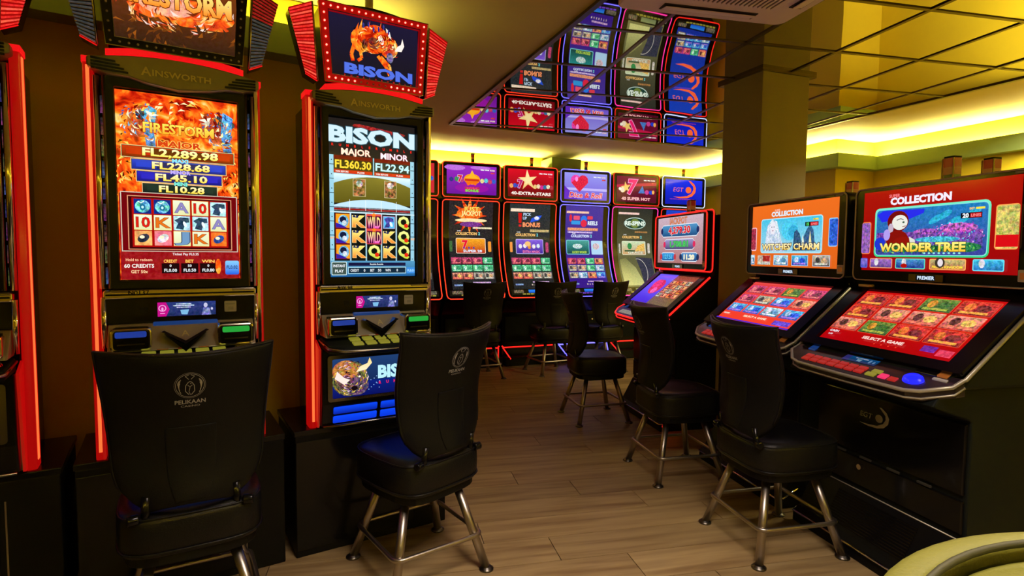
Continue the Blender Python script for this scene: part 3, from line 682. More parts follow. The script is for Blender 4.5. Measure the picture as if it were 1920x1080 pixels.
def make_left(nm, label, s, kind, n=0.0, rz=0):
    T = empty(nm, LF(s, n), LA + rz)
    # stand
    G().box(-.345, .345, .0, .40, 0, .525).build('stand', 'black', T, bevel=.004)
    G().box(-.35, .35, -.004, .405, .525, .548).build('stand_top', 'black_gloss', T, bevel=.003)
    G().box(-.343, .18, -.004, 0, .03, .50).build('stand_door', 'black_gloss', T, bevel=.002)
    G().box(.196, .201, -.003, .0, .10, .46).build('stand_edge', 'chrome_dark', T)
    # body
    g = G().prism([(.025, .548), (.38, .548), (.38, 1.945), (.025, 1.945)], -.252, .252, 'x'); g.build('cabinet_body', 'black_gloss', T, bevel=.006)
    # lit side bars
    for sx in (-1, 1):
        thin = sx > 0 and kind != 2
        x0, x1 = ((.254, .284) if not thin else (.268, .279)) if sx > 0 else (-.284, -.254)
        if thin: G().prism([(.252, -.012), (.268, -.006), (.268, .09), (.252, .09)], .552, 1.95, 'z').build('side_cheek', 'chrome', T, bevel=.003)
        lb = G().prism(rrect(x0, .0 if not thin else .02, x1, .085, .012 if not thin else .005, 4), .552, 1.955, 'z', smooth=True).build('light_bar', 'neon_red', T)
        xc = (x0 + x1) / 2
        if sx < 0: G().prism([(xc - .005, -.003), (xc + .005, -.003), (xc + .005, .002), (xc - .005, .002)], .58, 1.935, 'z').build('light_core', 'neon_core', lb)
        xo = x1 if sx > 0 else x0
        if sx > 0 and kind == 2: G().prism([(xo - .002, .022), (xo + .002, .022), (xo + .002, .046), (xo - .002, .046)], .58, 1.935, 'z').build('light_core', 'neon_core', lb)
        G().prism(rrect(x0 - .002, -.004, x1 + .002, .088, .006, 4), 1.945, 1.965, 'z').build('light_bar_cap', 'red_band', lb)
        # lower wing of the bar beside the belly door
        G().prism([(-.075, .90), (.0, .93), (.0, .56), (-.028, .56)], sx * .256 - .004, sx * .256 + .004, 'x').build('lower_light', 'neon_red', T)
    # chrome rails
    for sx in (-1, 1):
        G().tube([(sx * .246, -.004, .56), (sx * .246, -.004, .90)], .008).build('lower_rail', 'chrome', T)
        G().tube([(sx * .246, -.010, 1.165), (sx * .246, -.010, 1.90)], .010).build('side_rail', 'chrome', T)
        G().tube([(sx * .224, -.012, 1.165), (sx * .224, -.012, 1.905)], .005).build('inner_rail', 'chrome_dark', T)
        G().tube([(sx * .246, -.012, .955), (sx * .246, -.012, 1.135)], .009).build('door_rail', 'chrome', T)
        a = Art(); 
        for k in range(9):
            c = [(90, 120, 200), (150, 60, 60), (60, 60, 160), (150, 150, 60), (170, 60, 150)][(k * 3 + (sx > 0) + kind) % 5]; a.rect(-.007, k * .075, .007, k * .075 + .06, c, fx=(.9, 0), col2=(20, 20, 30))
        a.build('side_reflection', 'screen_dim', T, (sx * .236, .016, 1.18))  # glowing colour patches painted in as screen reflections between the rails
    # screen bezel and glass
    G().ring(rrect(-.222, 1.165, .222, 1.905, .012), rrect(-.197, 1.192, .197, 1.873, .006), -.014, .03).build('screen_bezel', 'black', T)
    [art_fire_main, art_bison_main, art_side_dark][kind]().build('main_screen', 'screen', T, (0, .014, 1.532), eps=.00008)
    # crown
    top = arc_pts(-.268, .268, 1.955, 1.985, 14); bot = [(-.268, 1.925), (-.215, 1.905), (-.15, 1.903), (-.10, 1.890), (0, 1.878), (.10, 1.890), (.15, 1.903), (.215, 1.905), (.268, 1.925)]
    G().prism(bot + top[::-1], -.045, .06, 'y').build('crown', 'crown', T, bevel=.006)
    for sx in (-1, 1):
        g = G()
        for k in range(4): g.prism([(sx * .255, 1.915 + k * .011), (sx * (.15 + k * .012), 1.912 + k * .011), (sx * (.15 + k * .012), 1.917 + k * .011), (sx * .255, 1.921 + k * .011)], -.052, -.044, 'y')
        g.build('crown_vent', 'black', T)
    a = Art(); a.text('A', -.098, .002, .030, (0, 0, 0), bold=.02); a.text('INSWORTH', .012, 0, .021, (0, 0, 0), w=.182, bold=.02)
    a.build('maker_letters', 'gold', T, (0, -.0475, 1.928), attr=False)
    # bar under the screen
    G().prism(rrect(-.245, 1.128, .245, 1.160, .010), -.03, .02, 'y', smooth=False).build('chrome_bar', 'chrome', T, bevel=.004)
    G().box(-.238, .238, -.034, -.028, 1.140, 1.146).build('bar_groove', 'black_gloss', T)
    for sx in (-1, 1): G().box(sx * .20 - .04, sx * .20 + .04, -.038, -.026, 1.150, 1.158).build('bar_latch', 'chrome_dark', T, bevel=.002)
    a = Art(); a.text('N0137' if kind == 0 else 'N0138', 0, 0, .016, (30, 26, 10), bold=.01); a.build('number_letters', 'black', T, (-.14, -.0385, 1.1495), attr=False)
    # player panel
    G().box(-.24, .24, -.006, .03, 1.035, 1.128).build('player_panel', 'black_gloss', T, bevel=.003)
    art_ad(.19, .052).build('player_display', 'screen', T, (.01, -.008, 1.084))
    G().prism(rrect(.135, 1.066, .177, 1.108, .004), -.0085, -.006, 'y').build('sticker', 'sticker', T)
    g = G().box(.139, .173, -.0095, -.008, 1.094, 1.100); g.box(.148, .166, -.0095, -.008, 1.073, 1.086); g.build('sticker_print', 'grey_print', T)
    G().box(-.14, -.115, -.009, -.005, 1.072, 1.094).build('speaker_grille', 'black', T)
    G().box(-.10, .11, -.02, -.004, 1.026, 1.040).build('panel_lip', mats_blue(), T, bevel=.003)
    # metal front with slots and the V emblem
    G().prism([(-.01, 1.035), (-.05, .985), (-.085, .945), (.02, .945), (.02, 1.035)], -.235, .235, 'x').build('metal_front', 'silver', T, bevel=.004)
    for sx, lit in ((-1, 0), (1, 1)):
        x = sx * .165
        G().prism(rrect(x - .062, .950, x + .062, 1.030, .016), -.10, -.02, 'y').build('slot_housing', 'chrome', T, bevel=.006)
        G().prism(rrect(x - .052, .957, x + .052, 1.022, .012), -.104, -.098, 'y').build('ticket_slot', 'black_gloss', T)
        G().prism(rrect(x - .046, .998, x + .046, 1.019, .006), -.107, -.103, 'y').build('slot_light', 'green_lit' if lit else 'blue_dim', T)
        G().box(x - .04, x + .04, -.108, -.103, .972, .977).build('slot_mouth', 'chrome_dark', T)
    G().prism([(-.075, 1.012), (0, .965), (.075, 1.012), (.066, 1.016), (0, .976), (-.066, 1.016)], -.10, -.035, 'y').build('emblem_chevron', 'chrome', T)
    G().prism([(-.066, 1.002), (0, .958), (.066, 1.002), (0, .935)], -.094, -.05, 'y').build('emblem_shade', 'black_gloss', T)
    a = Art(); a.text('A', 0, 0, .026, K_, bold=.0); a.build('emblem_letter', 'gold', T, (0, -.0705, 1.0), rot=(R(-38), 0, 0), attr=False)
    for q, c in enumerate(('amber_lens', 'red_lens', 'amber_lens')): G().box(-.09 + q * .065, -.055 + q * .065, -.088, -.06, .9465, .9485).build('reflected_strip', c, T)  # coloured strips painted in as reflections on the metal front
    # button deck
    dk = G(); P = [(-.245, -.02), (-.235, -.13), (-.18, -.165), (0, -.178), (.18, -.165), (.235, -.13), (.245, -.02)]
    V = [(x, y, .945 + y * .22 + .004) for x, y in P] + [(x, y, .90 + y * .1) for x, y in P]; n_ = 7
    dk.add(V, [tuple(range(7)), tuple(range(13, 6, -1))] + [(i, (i + 1) % 7, 7 + (i + 1) % 7, 7 + i) for i in range(7)])
    dk.build('button_deck', 'charcoal', T, bevel=.006)
    G().tube([(x, y - .003, .935 + y * .22) for x, y in P], .006).build('deck_trim', 'chrome_dark', T)
    for r_ in range(2):
        for q in range(5):
            x = -.115 + q * .056; y = -.132 + r_ * .05
            b = G(); b.prism([(x - .022, y - .018), (x + .022, y - .018), (x + .022, y + .016), (x - .022, y + .016)], .0, .008, 'z')
            b.v = [(v[0], v[1], v[2] + .948 + v[1] * .22) for v in b.v]; o = b.build('button', 'button_y', T, bevel=.003)
    G().lathe([(0, .016), (.028, .014), (.034, .006), (.036, 0)], (.19, -.09, .93), 16).build('play_button', 'chrome', T)
    # belly
    G().prism([(-.060, .895), (-.060, .66), (-.035, .56), (.03, .56), (.03, .895)], -.246, .246, 'x').build('belly_door', 'black_gloss', T, bevel=.006)
    a = Art(); a.rect(-.205, -.083, .205, .083, (8, 20, 60), col2=(30, 60, 110))
    if kind == 1:
        a.rect(-.205, -.083, .205, -.02, (6, 14, 90), col2=(8, 30, 120))
        a.ell(-.13, -.005, .078, .075, (90, 80, 30), (.95, 0)); a.ell(-.15, .03, .055, .045, (160, 120, 50), (.9, .3)); a.ell(-.10, -.04, .05, .04, (80, 50, 90), (.95, 0)); a.ell(-.15, -.02, .03, .03, (90, 30, 40), (.95, 0)); strokes(a, -.13, -.005, .075, .07, 170, [(240, 200, 70), (190, 130, 30), (40, 20, 40), (20, 10, 20), (230, 200, 220), (140, 70, 130), (120, 140, 50)], .28, .0028, 1.3, 6); a.ell(-.112, -.048, .014, .010, (20, 8, 12)); a.ell(-.09, .0, .005, .004, (255, 250, 220))
        a.poly([(-.105, .02), (-.06, .028), (-.035, .055), (-.045, .08), (-.055, .055), (-.085, .045)], (250, 235, 200), col2=(255, 215, 120)); a.poly([(-.195, .0), (-.155, -.03), (-.13, -.01), (-.155, .0), (-.185, .03)], (245, 225, 215))
        a.text('BISON', .095, .012, .052, (180, 230, 240), w=.20, bold=.05, out=(20, 60, 110), ow=.03)
        for q in range(6): a.text('RUMBLE'[q], .0 + q * .034, -.035, .012, (220, 30, 90), bold=.04)
        for q in range(10): a.ell(-.05 + (q * 37 % 50) / 1000, -.06 + (q * 23 % 60) / 1000, .0022, .0022, (150, 190, 240), n=6)
    else:
        a.rect(-.205, -.083, .205, .083, (4, 20, 120), col2=(10, 60, 190), fx=(.3, 0)); a.text('BONUS', .02, .0, .05, (90, 180, 250), w=.2, bold=.03); a.rect(.12, -.06, .19, -.054, (150, 220, 250))
    a.build('belly_glass', 'screen', T, (0, -.0635, .768))
    G().ring(rrect(-.225, .672, .225, .868, .012), rrect(-.206, .685, .206, .852, .006), -.072, -.055).build('belly_frame', 'chrome_dark', T)
    a = Art()
    for q in range(2):
        for z0 in (0, .042): a.rect(-.2 + q * .205, z0, -.01 + q * .205, z0 + .034, (6, 30, 150) if z0 else (8, 50, 210), .006, col2=(10, 70, 240))
    a.build('blue_reflection', 'screen_dim' if kind != 1 else 'screen', T, (0, -.0425, .573), rot=(R(14), 0, 0))  # blue glow painted in for screen reflections on the sloped front
    G().tube([(-.24, -.045, .562), (.24, -.045, .562)], .006).build('belly_trim', 'chrome_dark', T)
    # topper
    tp = G().prism(arc_pts(-.205, .205, 1.985, 2.002, 10) + [(.232, 2.30), (.225, 2.312)] + arc_pts(-.225, .225, 2.312, 2.345, 10)[::-1] + [(-.232, 2.30)], -.02, .16, 'y').build('topper_case', 'black_gloss', T, bevel=.006)
    TR = 'red_trim'
    bandb = arc_pts(-.215, .215, 1.972, 1.992, 12); bandt = arc_pts(-.215, .215, 1.990, 2.014, 12)
    G().prism(bandb + bandt[::-1], -.035, .10, 'y').build('topper_base_light', 'red_band', T)
    rim_o = [(-.212, 2.004), (.212, 2.004), (.238, 2.322), (-.238, 2.322)]; rim_i = [(-.186, 2.034), (.186, 2.034), (.200, 2.290), (-.200, 2.290)]
    G().ring(rim_o, rim_i, -.040, -.018).build('topper_frame', TR if kind == 1 else 'black_gloss', T, bevel=.003)
    for o_, i_ in ((rim_o, .003), (rim_i, 0)):
        G().tube([(p[0], -.042, p[1]) for p in o_], .0022, 6, closed=True).build('frame_wire', 'chrome_dark', T)
    bl = G(); lit = G()
    mid = [tuple((rim_o[i][k] + rim_i[i][k]) / 2 for k in (0, 1)) for i in range(4)]
    for i in range(4):
        a_, b_ = mid[i], mid[(i + 1) % 4]; n_ = 15 if i % 2 == 0 else 9
        for q in range(n_):
            t = q / n_; x = a_[0] + (b_[0] - a_[0]) * t; z = a_[1] + (b_[1] - a_[1]) * t
            on = kind == 1 and not (i == 0 and 4 < q < 10)
            (lit if on else bl).lathe([(0, .004), (.0028, .0028), (.004, 0)] if 0 else [(.0008, .004), (.004, .002), (.0042, -.004)], (0, 0, 0), 6)
            tgt = lit if on else bl
            for w_ in range(18): j = len(tgt.v) - 18 + w_; v = tgt.v[j]; tgt.v[j] = (x + v[0], -.041 - v[2], z + v[1])
    if lit.v: tag(lit.build('bulb_row', 'led', T), kind='stuff')
    if bl.v: tag(bl.build('unlit_bulb_row', 'led_off', T), kind='stuff')
    a = Art(); W2, H2 = .186, .125
    if kind == 1:
        a.rect(-.196, -.128, .196, .128, (24, 20, 24), col2=(26, 22, 50)); bison(a, .0, .03, .22)
        for q in range(6): a.ell(-.05 + q * .022, .10 + .01 * sin(q * 2), .004, .012, (40, 30, 140), (.5, 0), 8)
        a.text('BISON', .018, -.088, .040, (80, 110, 220), w=.29, bold=.05, out=(20, 20, 70), ow=.03)
        for q in range(12): a.text('RUMBLERUMBLE'[q], -.13 + q * .0265, -.118, .007, (190, 20, 20), bold=.04)
    elif kind == 0:
        a.rect(-.196, -.128, .196, .128, (48, 26, 10), fx=(.06, 0), col2=(120, 55, 12)); a.ell(.02, .005, .17, .05, (230, 80, 20), (.3, .75)); a.ell(-.03, .02, .09, .04, (250, 190, 160), (.3, .3)); a.ell(.1, -.03, .07, .012, (200, 60, 20), (.3, .6)); strokes(a, .0, .02, .18, .08, 130, [(255, 200, 120), (250, 120, 60), (200, 60, 20), (120, 40, 10), (250, 220, 210)], .2, .005, 1.0, 31); strokes(a, .0, -.08, .18, .04, 60, [(110, 55, 15), (70, 40, 20), (150, 80, 20)], .2, .006, .6, 32)
        a.text('FIRESTORM', .0, .045, .066, (250, 140, 40), w=.355, bold=.04, out=(90, 20, 0), ow=.03, col2=(255, 225, 120))
    else: a.rect(-.196, -.128, .196, .128, (60, 20, 10), fx=(.5, .3))
    a.build('topper_screen', 'screen', T, (0, -.022, 2.161))
    for sx in (-1, 1):
        q = [(sx * .238, 2.005), (sx * .285, 2.028), (sx * .348, 2.272), (sx * .256, 2.318)]
        wing = G().prism(q, .0, .06, 'y').build('topper_wing', 'black_gloss', T, bevel=.003)
        on = (kind == 1) or (kind == 2 and sx > 0)
        a = Art(); n_ = 22
        for k in range(n_):
            t0, t1 = (k + .12) / n_, (k + .80) / n_
            li = lambda t, s_: (q[0][s_] + (q[3][s_] - q[0][s_]) * t); ro = lambda t, s_: (q[1][s_] + (q[2][s_] - q[1][s_]) * t)
            c = ((235, 38, 26), (255, 84, 60), (225, 26, 22))[k % 3] if on else ((90, 88, 84) if not (kind == 0 and sx > 0 and k > 13) else (225, 35, 25))
            pts = [(li(t0, 0), li(t0, 1)), (ro(t0, 0), ro(t0, 1)), (ro(t1, 0), ro(t1, 1)), (li(t1, 0), li(t1, 1))]
            a.poly(pts, c, fx=(.25, 0)); a.n -= 1
        a.build('wing_ribs', 'screen' if on else 'screen_dim', wing, fn=lambda x, y, l: (x, -.008, y))
        rb = G()
        for k in range(n_ + 1):
            t = k / n_; li = (q[0][0] + (q[3][0] - q[0][0]) * t, q[0][1] + (q[3][1] - q[0][1]) * t); ro = (q[1][0] + (q[2][0] - q[1][0]) * t, q[1][1] + (q[2][1] - q[1][1]) * t)
            rb.prism([(li[0], li[1] - .0012), (ro[0], ro[1] - .0012), (ro[0], ro[1] + .0012), (li[0], li[1] + .0012)], -.014, 0, 'y')
        tag(rb.build('wing_fins', 'red_trim' if on else 'chrome_dark', wing), kind='stuff')
        G().tube([(q[0][0], -.012, q[0][1]), (q[3][0], -.012, q[3][1])], .004).build('wing_edge', 'chrome_dark', wing)
        G().tube([(q[1][0], -.008, q[1][1]), (q[0][0], -.008, q[0][1])], .004).build('wing_foot_light', 'red_band', wing)
    return tag(T, label, 'slot machine', 'tall slot machines in the left row')
def mats_blue(): return 'blue_glow'
M['blue_line'] = emis('blue_lit_line', (.10, .16, 1), .8)
M['blue_glow'] = mat('blue_gloss_lip', (.02, .05, .12), .2, coat=.3, emit=(.01, .06, .30), es=.5)
M['blue_dim'] = emis('dim_blue_window', (.01, .06, .5), .6)
M['button_y'] = mat('yellow_lit_button', (.22, .22, .04), .25, emit=(.35, .33, .03), es=.5)
make_left('slot_machine', 'tall slot machine with fiery orange screen, four jackpot bars and an unlit bulb topper', -.222, 0)
make_left('slot_machine', 'tall slot machine with ice-blue framed reels and a flaming buffalo topper ringed by red bulbs', .512, 1)
make_left('slot_machine', 'tall slot machine cut by the picture edge, blue lower glass and dark screen', -.952, 2, rz=R(0))
pp = G().tube([(0, 0, 2.33), (0, 0, CEIL)], .018, 12); pp.lathe([(.03, 0), (.034, .01), (.034, .03), (.026, .045)], (0, 0, 2.345), 14)
tag(pp.build('cable_pipe', 'white_pipe', loc=LF(.53, .11)), 'white cable pipe running from the flaming buffalo topper to the ceiling', 'pipe')

# ------------------------------------------------------------------ back row: curved tower machines
def hdr_dots(a, x1, y1, k=1):
    a.rect(x1 - .17 * k, y1 - .013, x1 - .125 * k, y1, W_, fx=(.5, 0)); a.rect(x1 - .115 * k, y1 - .012, x1 - .07 * k, y1, W_, fx=(.6, 0)); a.rect(x1 - .06 * k, y1 - .014, x1, y1 + .002, (230, 200, 210), fx=(.4, 0))
    a.rect(x1 - .05 * k, y1 - .045, x1, y1 - .030, (210, 40, 60), fx=(.6, 0))
def top_fruits(a, x0, x1, z, cols):
    n = len(cols)
    for q, c in enumerate(cols):
        x = x0 + (x1 - x0) * q / (n - 1); a.ell(x, z + .006 * sin(q * 2.1), .024, .026, c, (.4, 0), 12)
def art_top(k):
    a = Art(); w, h = .292, .160
    if k in (0, 1):
        a.rect(-w, -h, w, h, (110, 15, 150), col2=(150, 40, 190)); a.ell(-.2, .13, .12, .03, (190, 110, 220), (.2, 0)); a.ell(.1, .14, .12, .02, (190, 110, 220), (.2, 0)); a.ell(0, -.09, .2, .05, (150, 20, 160))
        if k == 0: a.rect(-w, -h, w, h, (200, 40, 50))
        top_fruits(a, -.24, -.12, .0, [(40, 40, 130), (60, 150, 80), (190, 60, 130)]); a.text('7', -.14, .01, .07, (220, 20, 60), bold=.05, out=W_, ow=.03); top_fruits(a, .12, .26, -.004, [(235, 215, 140), (90, 200, 220), (200, 60, 90), (40, 90, 200)])
        a.ell(0, .01, .095, .06, (250, 150, 20)); a.poly([(-.09, .02), (-.03, .05), (0, .11), (.035, .05), (.09, .02)], (255, 180, 40)); a.rect(-.085, -.012, .085, .012, (200, 50, 20)); a.poly([(-.08, -.015), (.08, -.015), (.04, -.06), (.0, -.04), (-.05, -.065)], (240, 110, 20))
        a.rect(-.085, -.13, .09, -.075, (190, 30, 90), fx=(.4, 0)); a.text('EXTRA', .0, -.092, .018, (240, 60, 120), w=.12, bold=.04); a.text('BONUS', 0, -.118, .026, (130, 230, 80), w=.15, bold=.04, out=(50, 30, 90), ow=.03)
    elif k == 2:
        a.rect(-w, -h, w, h, (110, 4, 16), col2=(215, 6, 34)); a.rect(-w, -h, w, -.06, (110, 4, 14), col2=(130, 6, 18))
        top_fruits(a, -.25, -.16, -.035, [(255, 170, 90), (40, 70, 190), (50, 60, 170)]); a.text('7', -.14, -.01, .085, (190, 30, 110), bold=.05, out=(250, 210, 230), ow=.03); top_fruits(a, .05, .26, -.035, [(235, 200, 120), (240, 215, 170), (210, 40, 150), (40, 110, 160), (235, 225, 190), (170, 40, 50)])
        a.star(-.045, .035, .125, .045, (235, 190, 110), a=95, col2=(255, 235, 170)); a.star(-.045, .035, .06, .03, (250, 225, 160), a=95)
        a.text('40-EXTRA-STARS', 0, -.118, .034, (250, 235, 225), w=.50, bold=.04, out=(90, 10, 10), ow=.02)
    elif k == 3:
        a.rect(-w, -h, w, h, (110, 80, 210), col2=(150, 150, 235)); a.rect(-w, -.05, w, -.02, (190, 180, 245)); a.poly([(-w, -h), (-.1, -h), (-w, 0)], (100, 40, 190))
        for sx in (-1, 1): a.ell(-.09 + sx * .05, .07, .068, .065, (225, 20, 70) if sx > 0 else (240, 60, 170), (.3, 0), 14)
        a.poly([(-.20, .04), (-.09, -.07), (.03, .05), (-.05, .1), (-.13, .1)], (225, 15, 60), fx=(.3, 0)); a.ell(-.13, .085, .02, .03, (255, 140, 220))
        a.text('Dice & Roll', .0, -.105, .06, (225, 50, 60), w=.44, bold=.03, out=(245, 235, 250), ow=.035, sh=.2)
    elif k == 4:
        a.rect(-w, -h, w, h, (80, 4, 34), col2=(120, 6, 50)); a.poly([(-w, .02), (w, .06), (w, .1), (-w, .05)], (190, 20, 70)); a.star(-.16, .02, .075, .03, (240, 200, 110), a=100); a.ell(-.21, -.01, .03, .035, (235, 215, 190)); a.ell(-.245, .0, .02, .02, (240, 235, 220))
        a.poly([(.02, -.045), (.12, -.045), (.085, .05)], (60, 120, 200), fx=(.4, 0)); a.ell(.15, -.03, .03, .03, (200, 60, 140)); a.ell(.21, -.03, .03, .025, (30, 60, 200)); a.ell(.245, -.025, .02, .025, (240, 170, 80))
        a.text('7', -.07, .03, .17, (235, 20, 110), bold=.04, out=(250, 160, 220), ow=.03, sh=.15)
        a.text('40 SUPER HOT', -.01, -.118, .036, (240, 190, 190), w=.42, bold=.04, out=(170, 20, 30), ow=.03)
    else:
        a.rect(-w, -h, w, h, (6, 22, 170), col2=(10, 40, 225)); swirl(a, .0, .02, 1.0)
        a.rect(-.22, -.098, .16, -.088, (150, 30, 150), fx=(.5, 0))
    if k in (1, 2, 3, 4): hdr_dots(a, .27, .125)
    return a
def swirl(a, x, z, k, c=(250, 100, 50), c2=(235, 110, 90)):
    a.text('EGT', x - .09 * k, z + .01 * k, .055 * k, c2, w=.15 * k, bold=.0, sh=.2); a.ell(x + .07 * k, z + .01 * k, .045 * k, .042 * k, c)
    P = [(-.17, -.085), (-.06, -.082), (.05, -.068), (.12, -.03), (.15, .02), (.145, .06), (.10, .10), (.07, .13), (.10, .13), (.16, .09), (.19, .04), (.18, -.02), (.13, -.07), (.05, -.095), (-.06, -.10)]
    for i in range(7):
        j = 14 - i; a.poly([(x + P[i][0] * k, z + P[i][1] * k), (x + P[i + 1][0] * k, z + P[i + 1][1] * k), (x + P[j - 1][0] * k, z + P[j - 1][1] * k), (x + P[j][0] * k, z + P[j][1] * k)], c)
SB = .90; ST = 1.885          # curved display from z to z
def art_curve(k):
    a = Art(); w = .272; T_ = ST - SB
    def dark(c1, c2, f=.3): a.rect(-w, 0, w, T_, c1, col2=c2, vdiv=12, fx=(f, 0))
    if k in (0, 1): dark((16, 18, 20), (30, 20, 22))
    elif k == 2: dark((14, 18, 20), (30, 38, 42))
    elif k == 3: dark((50, 14, 130), (70, 50, 150), .1)
    elif k == 4: dark((120, 118, 70), (40, 42, 36), .1)
    else: dark((10, 40, 150), (12, 60, 190), .1)
    if k in (0, 1):
        a.star(-.02, .83, .22, .10, (200, 30, 10), n=12, fx=(.2, .7)); a.ell(-.02, .85, .16, .07, (240, 110, 20), (.2, .5)); a.ell(0, .775, .2, .022, (255, 230, 170), (.2, 0)); a.ell(0, .73, .14, .03, (120, 40, 140), (.5, 0))
        a.text('JUST', .0, .895, .045, (255, 215, 90), w=.19, bold=.04, out=(180, 40, 0), ow=.03); a.text('JACKPOT', -.0, .845, .05, (255, 235, 150), w=.24, bold=.04, out=(190, 50, 0), ow=.03)
        a.rect(.02, .68, .26, .70, (235, 220, 180), fx=(.3, 0))
    elif k == 2:
        a.rect(-.26, .895, .06, .93, (250, 225, 200), fx=(.3, 0)); a.poly([(-.16, .88), (-.11, .88), (-.115, .76), (-.15, .76)], (200, 20, 20)); a.rect(-.15, .72, -.115, .745, (210, 40, 40))
        a.poly([(0, .77), (.12, .80), (.16, .86), (.09, .85), (.02, .82)], (30, 80, 220), fx=(.2, 0)); a.ell(.09, .825, .035, .02, (230, 235, 250), (.4, 0))
        a.text('PICK', -.04, .865, .033, (190, 215, 245), w=.10, bold=.03); a.text('UP', -.07, .82, .033, (190, 215, 245), w=.05, bold=.03); a.text('BONUS', .02, .745, .05, (245, 150, 100), w=.23, bold=.05, out=(60, 10, 10), ow=.02)
        a.rect(.0, .66, .26, .69, (190, 170, 110), fx=(.4, 0))
    elif k == 3:
        a.rect(-.26, .90, .06, .925, (250, 200, 170), fx=(.3, 0)); a.ell(-.20, .84, .02, .045, (220, 40, 60)); a.rect(-.16, .82, -.07, .87, (230, 80, 110), .01); a.ell(-.01, .83, .045, .045, (40, 120, 230)); a.ell(-.01, .78, .045, .045, (220, 40, 70)); a.rect(.04, .83, .12, .87, (220, 60, 80), .01); a.rect(-.19, .765, -.06, .81, (50, 150, 220), .01)
        a.text('REELS', .12, .785, .045, (225, 240, 250), w=.14, bold=.04); a.rect(-.24, .69, .2, .725, (230, 150, 110), fx=(.4, 0)); a.rect(-.24, .66, .12, .68, (200, 180, 230), fx=(.5, 0))
    elif k == 4:
        a.rect(-.26, .91, .06, .935, (240, 200, 190), fx=(.3, 0)); a.ell(.0, .80, .17, .075, (190, 215, 205)); a.ell(.0, .80, .16, .066, (24, 60, 50)); a.ell(0, .80, .07, .06, (110, 130, 60)); a.text('RE-SPINS', 0, .80, .05, (225, 240, 225), w=.30, bold=.05, out=(20, 50, 40), ow=.03); a.rect(.0, .68, .2, .70, (170, 120, 60), fx=(.4, 0))
    if k < 5:
        c3 = (240, 190, 110) if k != 3 else (210, 220, 250)
        a.text('SUPER', -.15, .655, .012, W_, bold=.02); a.text('COLLECTION', -.06, .625, .030, c3, w=.26, bold=.05); a.text('2', .10, .627, .032, (120, 220, 225), bold=.04)
    # game picture with rounded frame
    def big(x0, x1, c1, c2, fc, txt, tcol):
        a.rect(x0, .40, x1, .575, fc, .014); a.rect(x0 + .007, .407, x1 - .007, .568, c1, .01, col2=c2, fx=(.2, 0))
        a.text(txt, (x0 + x1) / 2 + .02, .428, .026, tcol, w=(x1 - x0) * .62, bold=.04, out=(20, 20, 60), ow=.03)
    if k in (0, 1):
        big(-.19, .18, (190, 30, 10), (250, 170, 30), (250, 215, 190), 'SUPER 20', (240, 235, 250)); a.text('7', -.08, .50, .09, (225, 20, 50), bold=.05, out=(250, 200, 160), ow=.02)
        for q in range(5): a.ell(-.09 + q * .03, .465, .010, .012, [(60, 60, 170), (220, 40, 40)][q % 2])
        a.rect(-.27, .42, -.235, .54, (60, 110, 50), .01, fx=(.5, 0)); a.rect(.21, .42, .25, .54, (240, 150, 50), .01)
    elif k == 2:
        big(-.19, .18, (60, 30, 150), (130, 90, 220), (200, 190, 240), 'EXTRA MAGIC', (235, 120, 180)); top_fruits(a, -.13, .11, .49, [(240, 235, 240), (240, 240, 235), (230, 150, 50), (240, 230, 235), (215, 225, 245)]); a.ell(-.03, .52, .04, .03, (240, 190, 120))
        a.rect(-.27, .42, -.235, .54, (240, 150, 70), .01); a.rect(.21, .42, .25, .54, (190, 60, 110), .01, fx=(.4, 0))
    elif k == 3:
        big(-.26, .07, (10, 60, 50), (30, 150, 150), (120, 220, 225), 'LUCKY WOOD', (190, 230, 80)); a.ell(-.1, .50, .07, .03, (200, 230, 225), (.7, 0)); a.rect(.10, .40, .268, .57, (170, 210, 240), .01); a.ell(.17, .5, .05, .04, (215, 190, 200), (.7, 0))
    elif k == 4:
        big(-.20, .17, (200, 150, 100), (200, 220, 180), (220, 225, 200), 'GRACE', (220, 225, 200)); a.ell(-.08, .51, .035, .04, (40, 140, 70), (.4, 0)); a.rect(-.16, .44, .0, .46, (60, 90, 50), fx=(.5, 0)); a.poly([(.0, .45), (.15, .45), (.15, .55), (.05, .52)], (240, 190, 90), fx=(.5, 0)); a.rect(-.25, .42, -.225, .54, (190, 190, 170), fx=(.6, 0)); a.rect(.20, .42, .235, .55, (210, 205, 190), .01, fx=(.5, 0))
    if k < 4:
        rows = {0: 0, 1: 0, 2: 1, 3: 2}[k]
        for r_ in range(3):
            for c_ in range(4):
                x0 = -.258 + c_ * .130; z0 = .283 - r_ * .085
                if rows < 2: cs = (MAG4 if c_ < 3 else TEAL4) if r_ == 0 else (TEAL4 if r_ == 1 else (PINK4 if c_ < 2 else GREY4))
                else: cs = [[MAG4, MAG4, TEAL4, PINK4], [GREY4, GREY4, TEAL4, ICE4], [GREY4, ICE4, PINK4, BLU4]][r_][c_]
                pic(a, x0, z0, x0 + .122, z0 + .072, cs)
        a.rect(-.25, .04, -.15, .058, (120, 150, 200), fx=(.6, 0)); 
        for q in range(7): a.text('MAXBETS'[q], -.03 + q * .034, .045, .016, (230, 210, 190), bold=.03)
        a.rect(-.02, .068, .2, .083, (200, 160, 210), fx=(.5, 0))
    elif k == 4:
        a.poly([(-.24, .02), (.08, .02), (-.02, .24), (-.16, .36), (-.25, .34)], (205, 205, 130), fx=(.15, 0), col2=(120, 120, 70)); a.poly([(.06, .02), (.26, .02), (.25, .36), (.0, .37), (.05, .2)], (44, 46, 66), fx=(.3, 0))
        P = [(.02 + .13 * cos(R(t)), .19 + .16 * sin(R(t))) for t in range(-60, 110, 10)]; a.line(P, .006, (215, 210, 200))
    else:
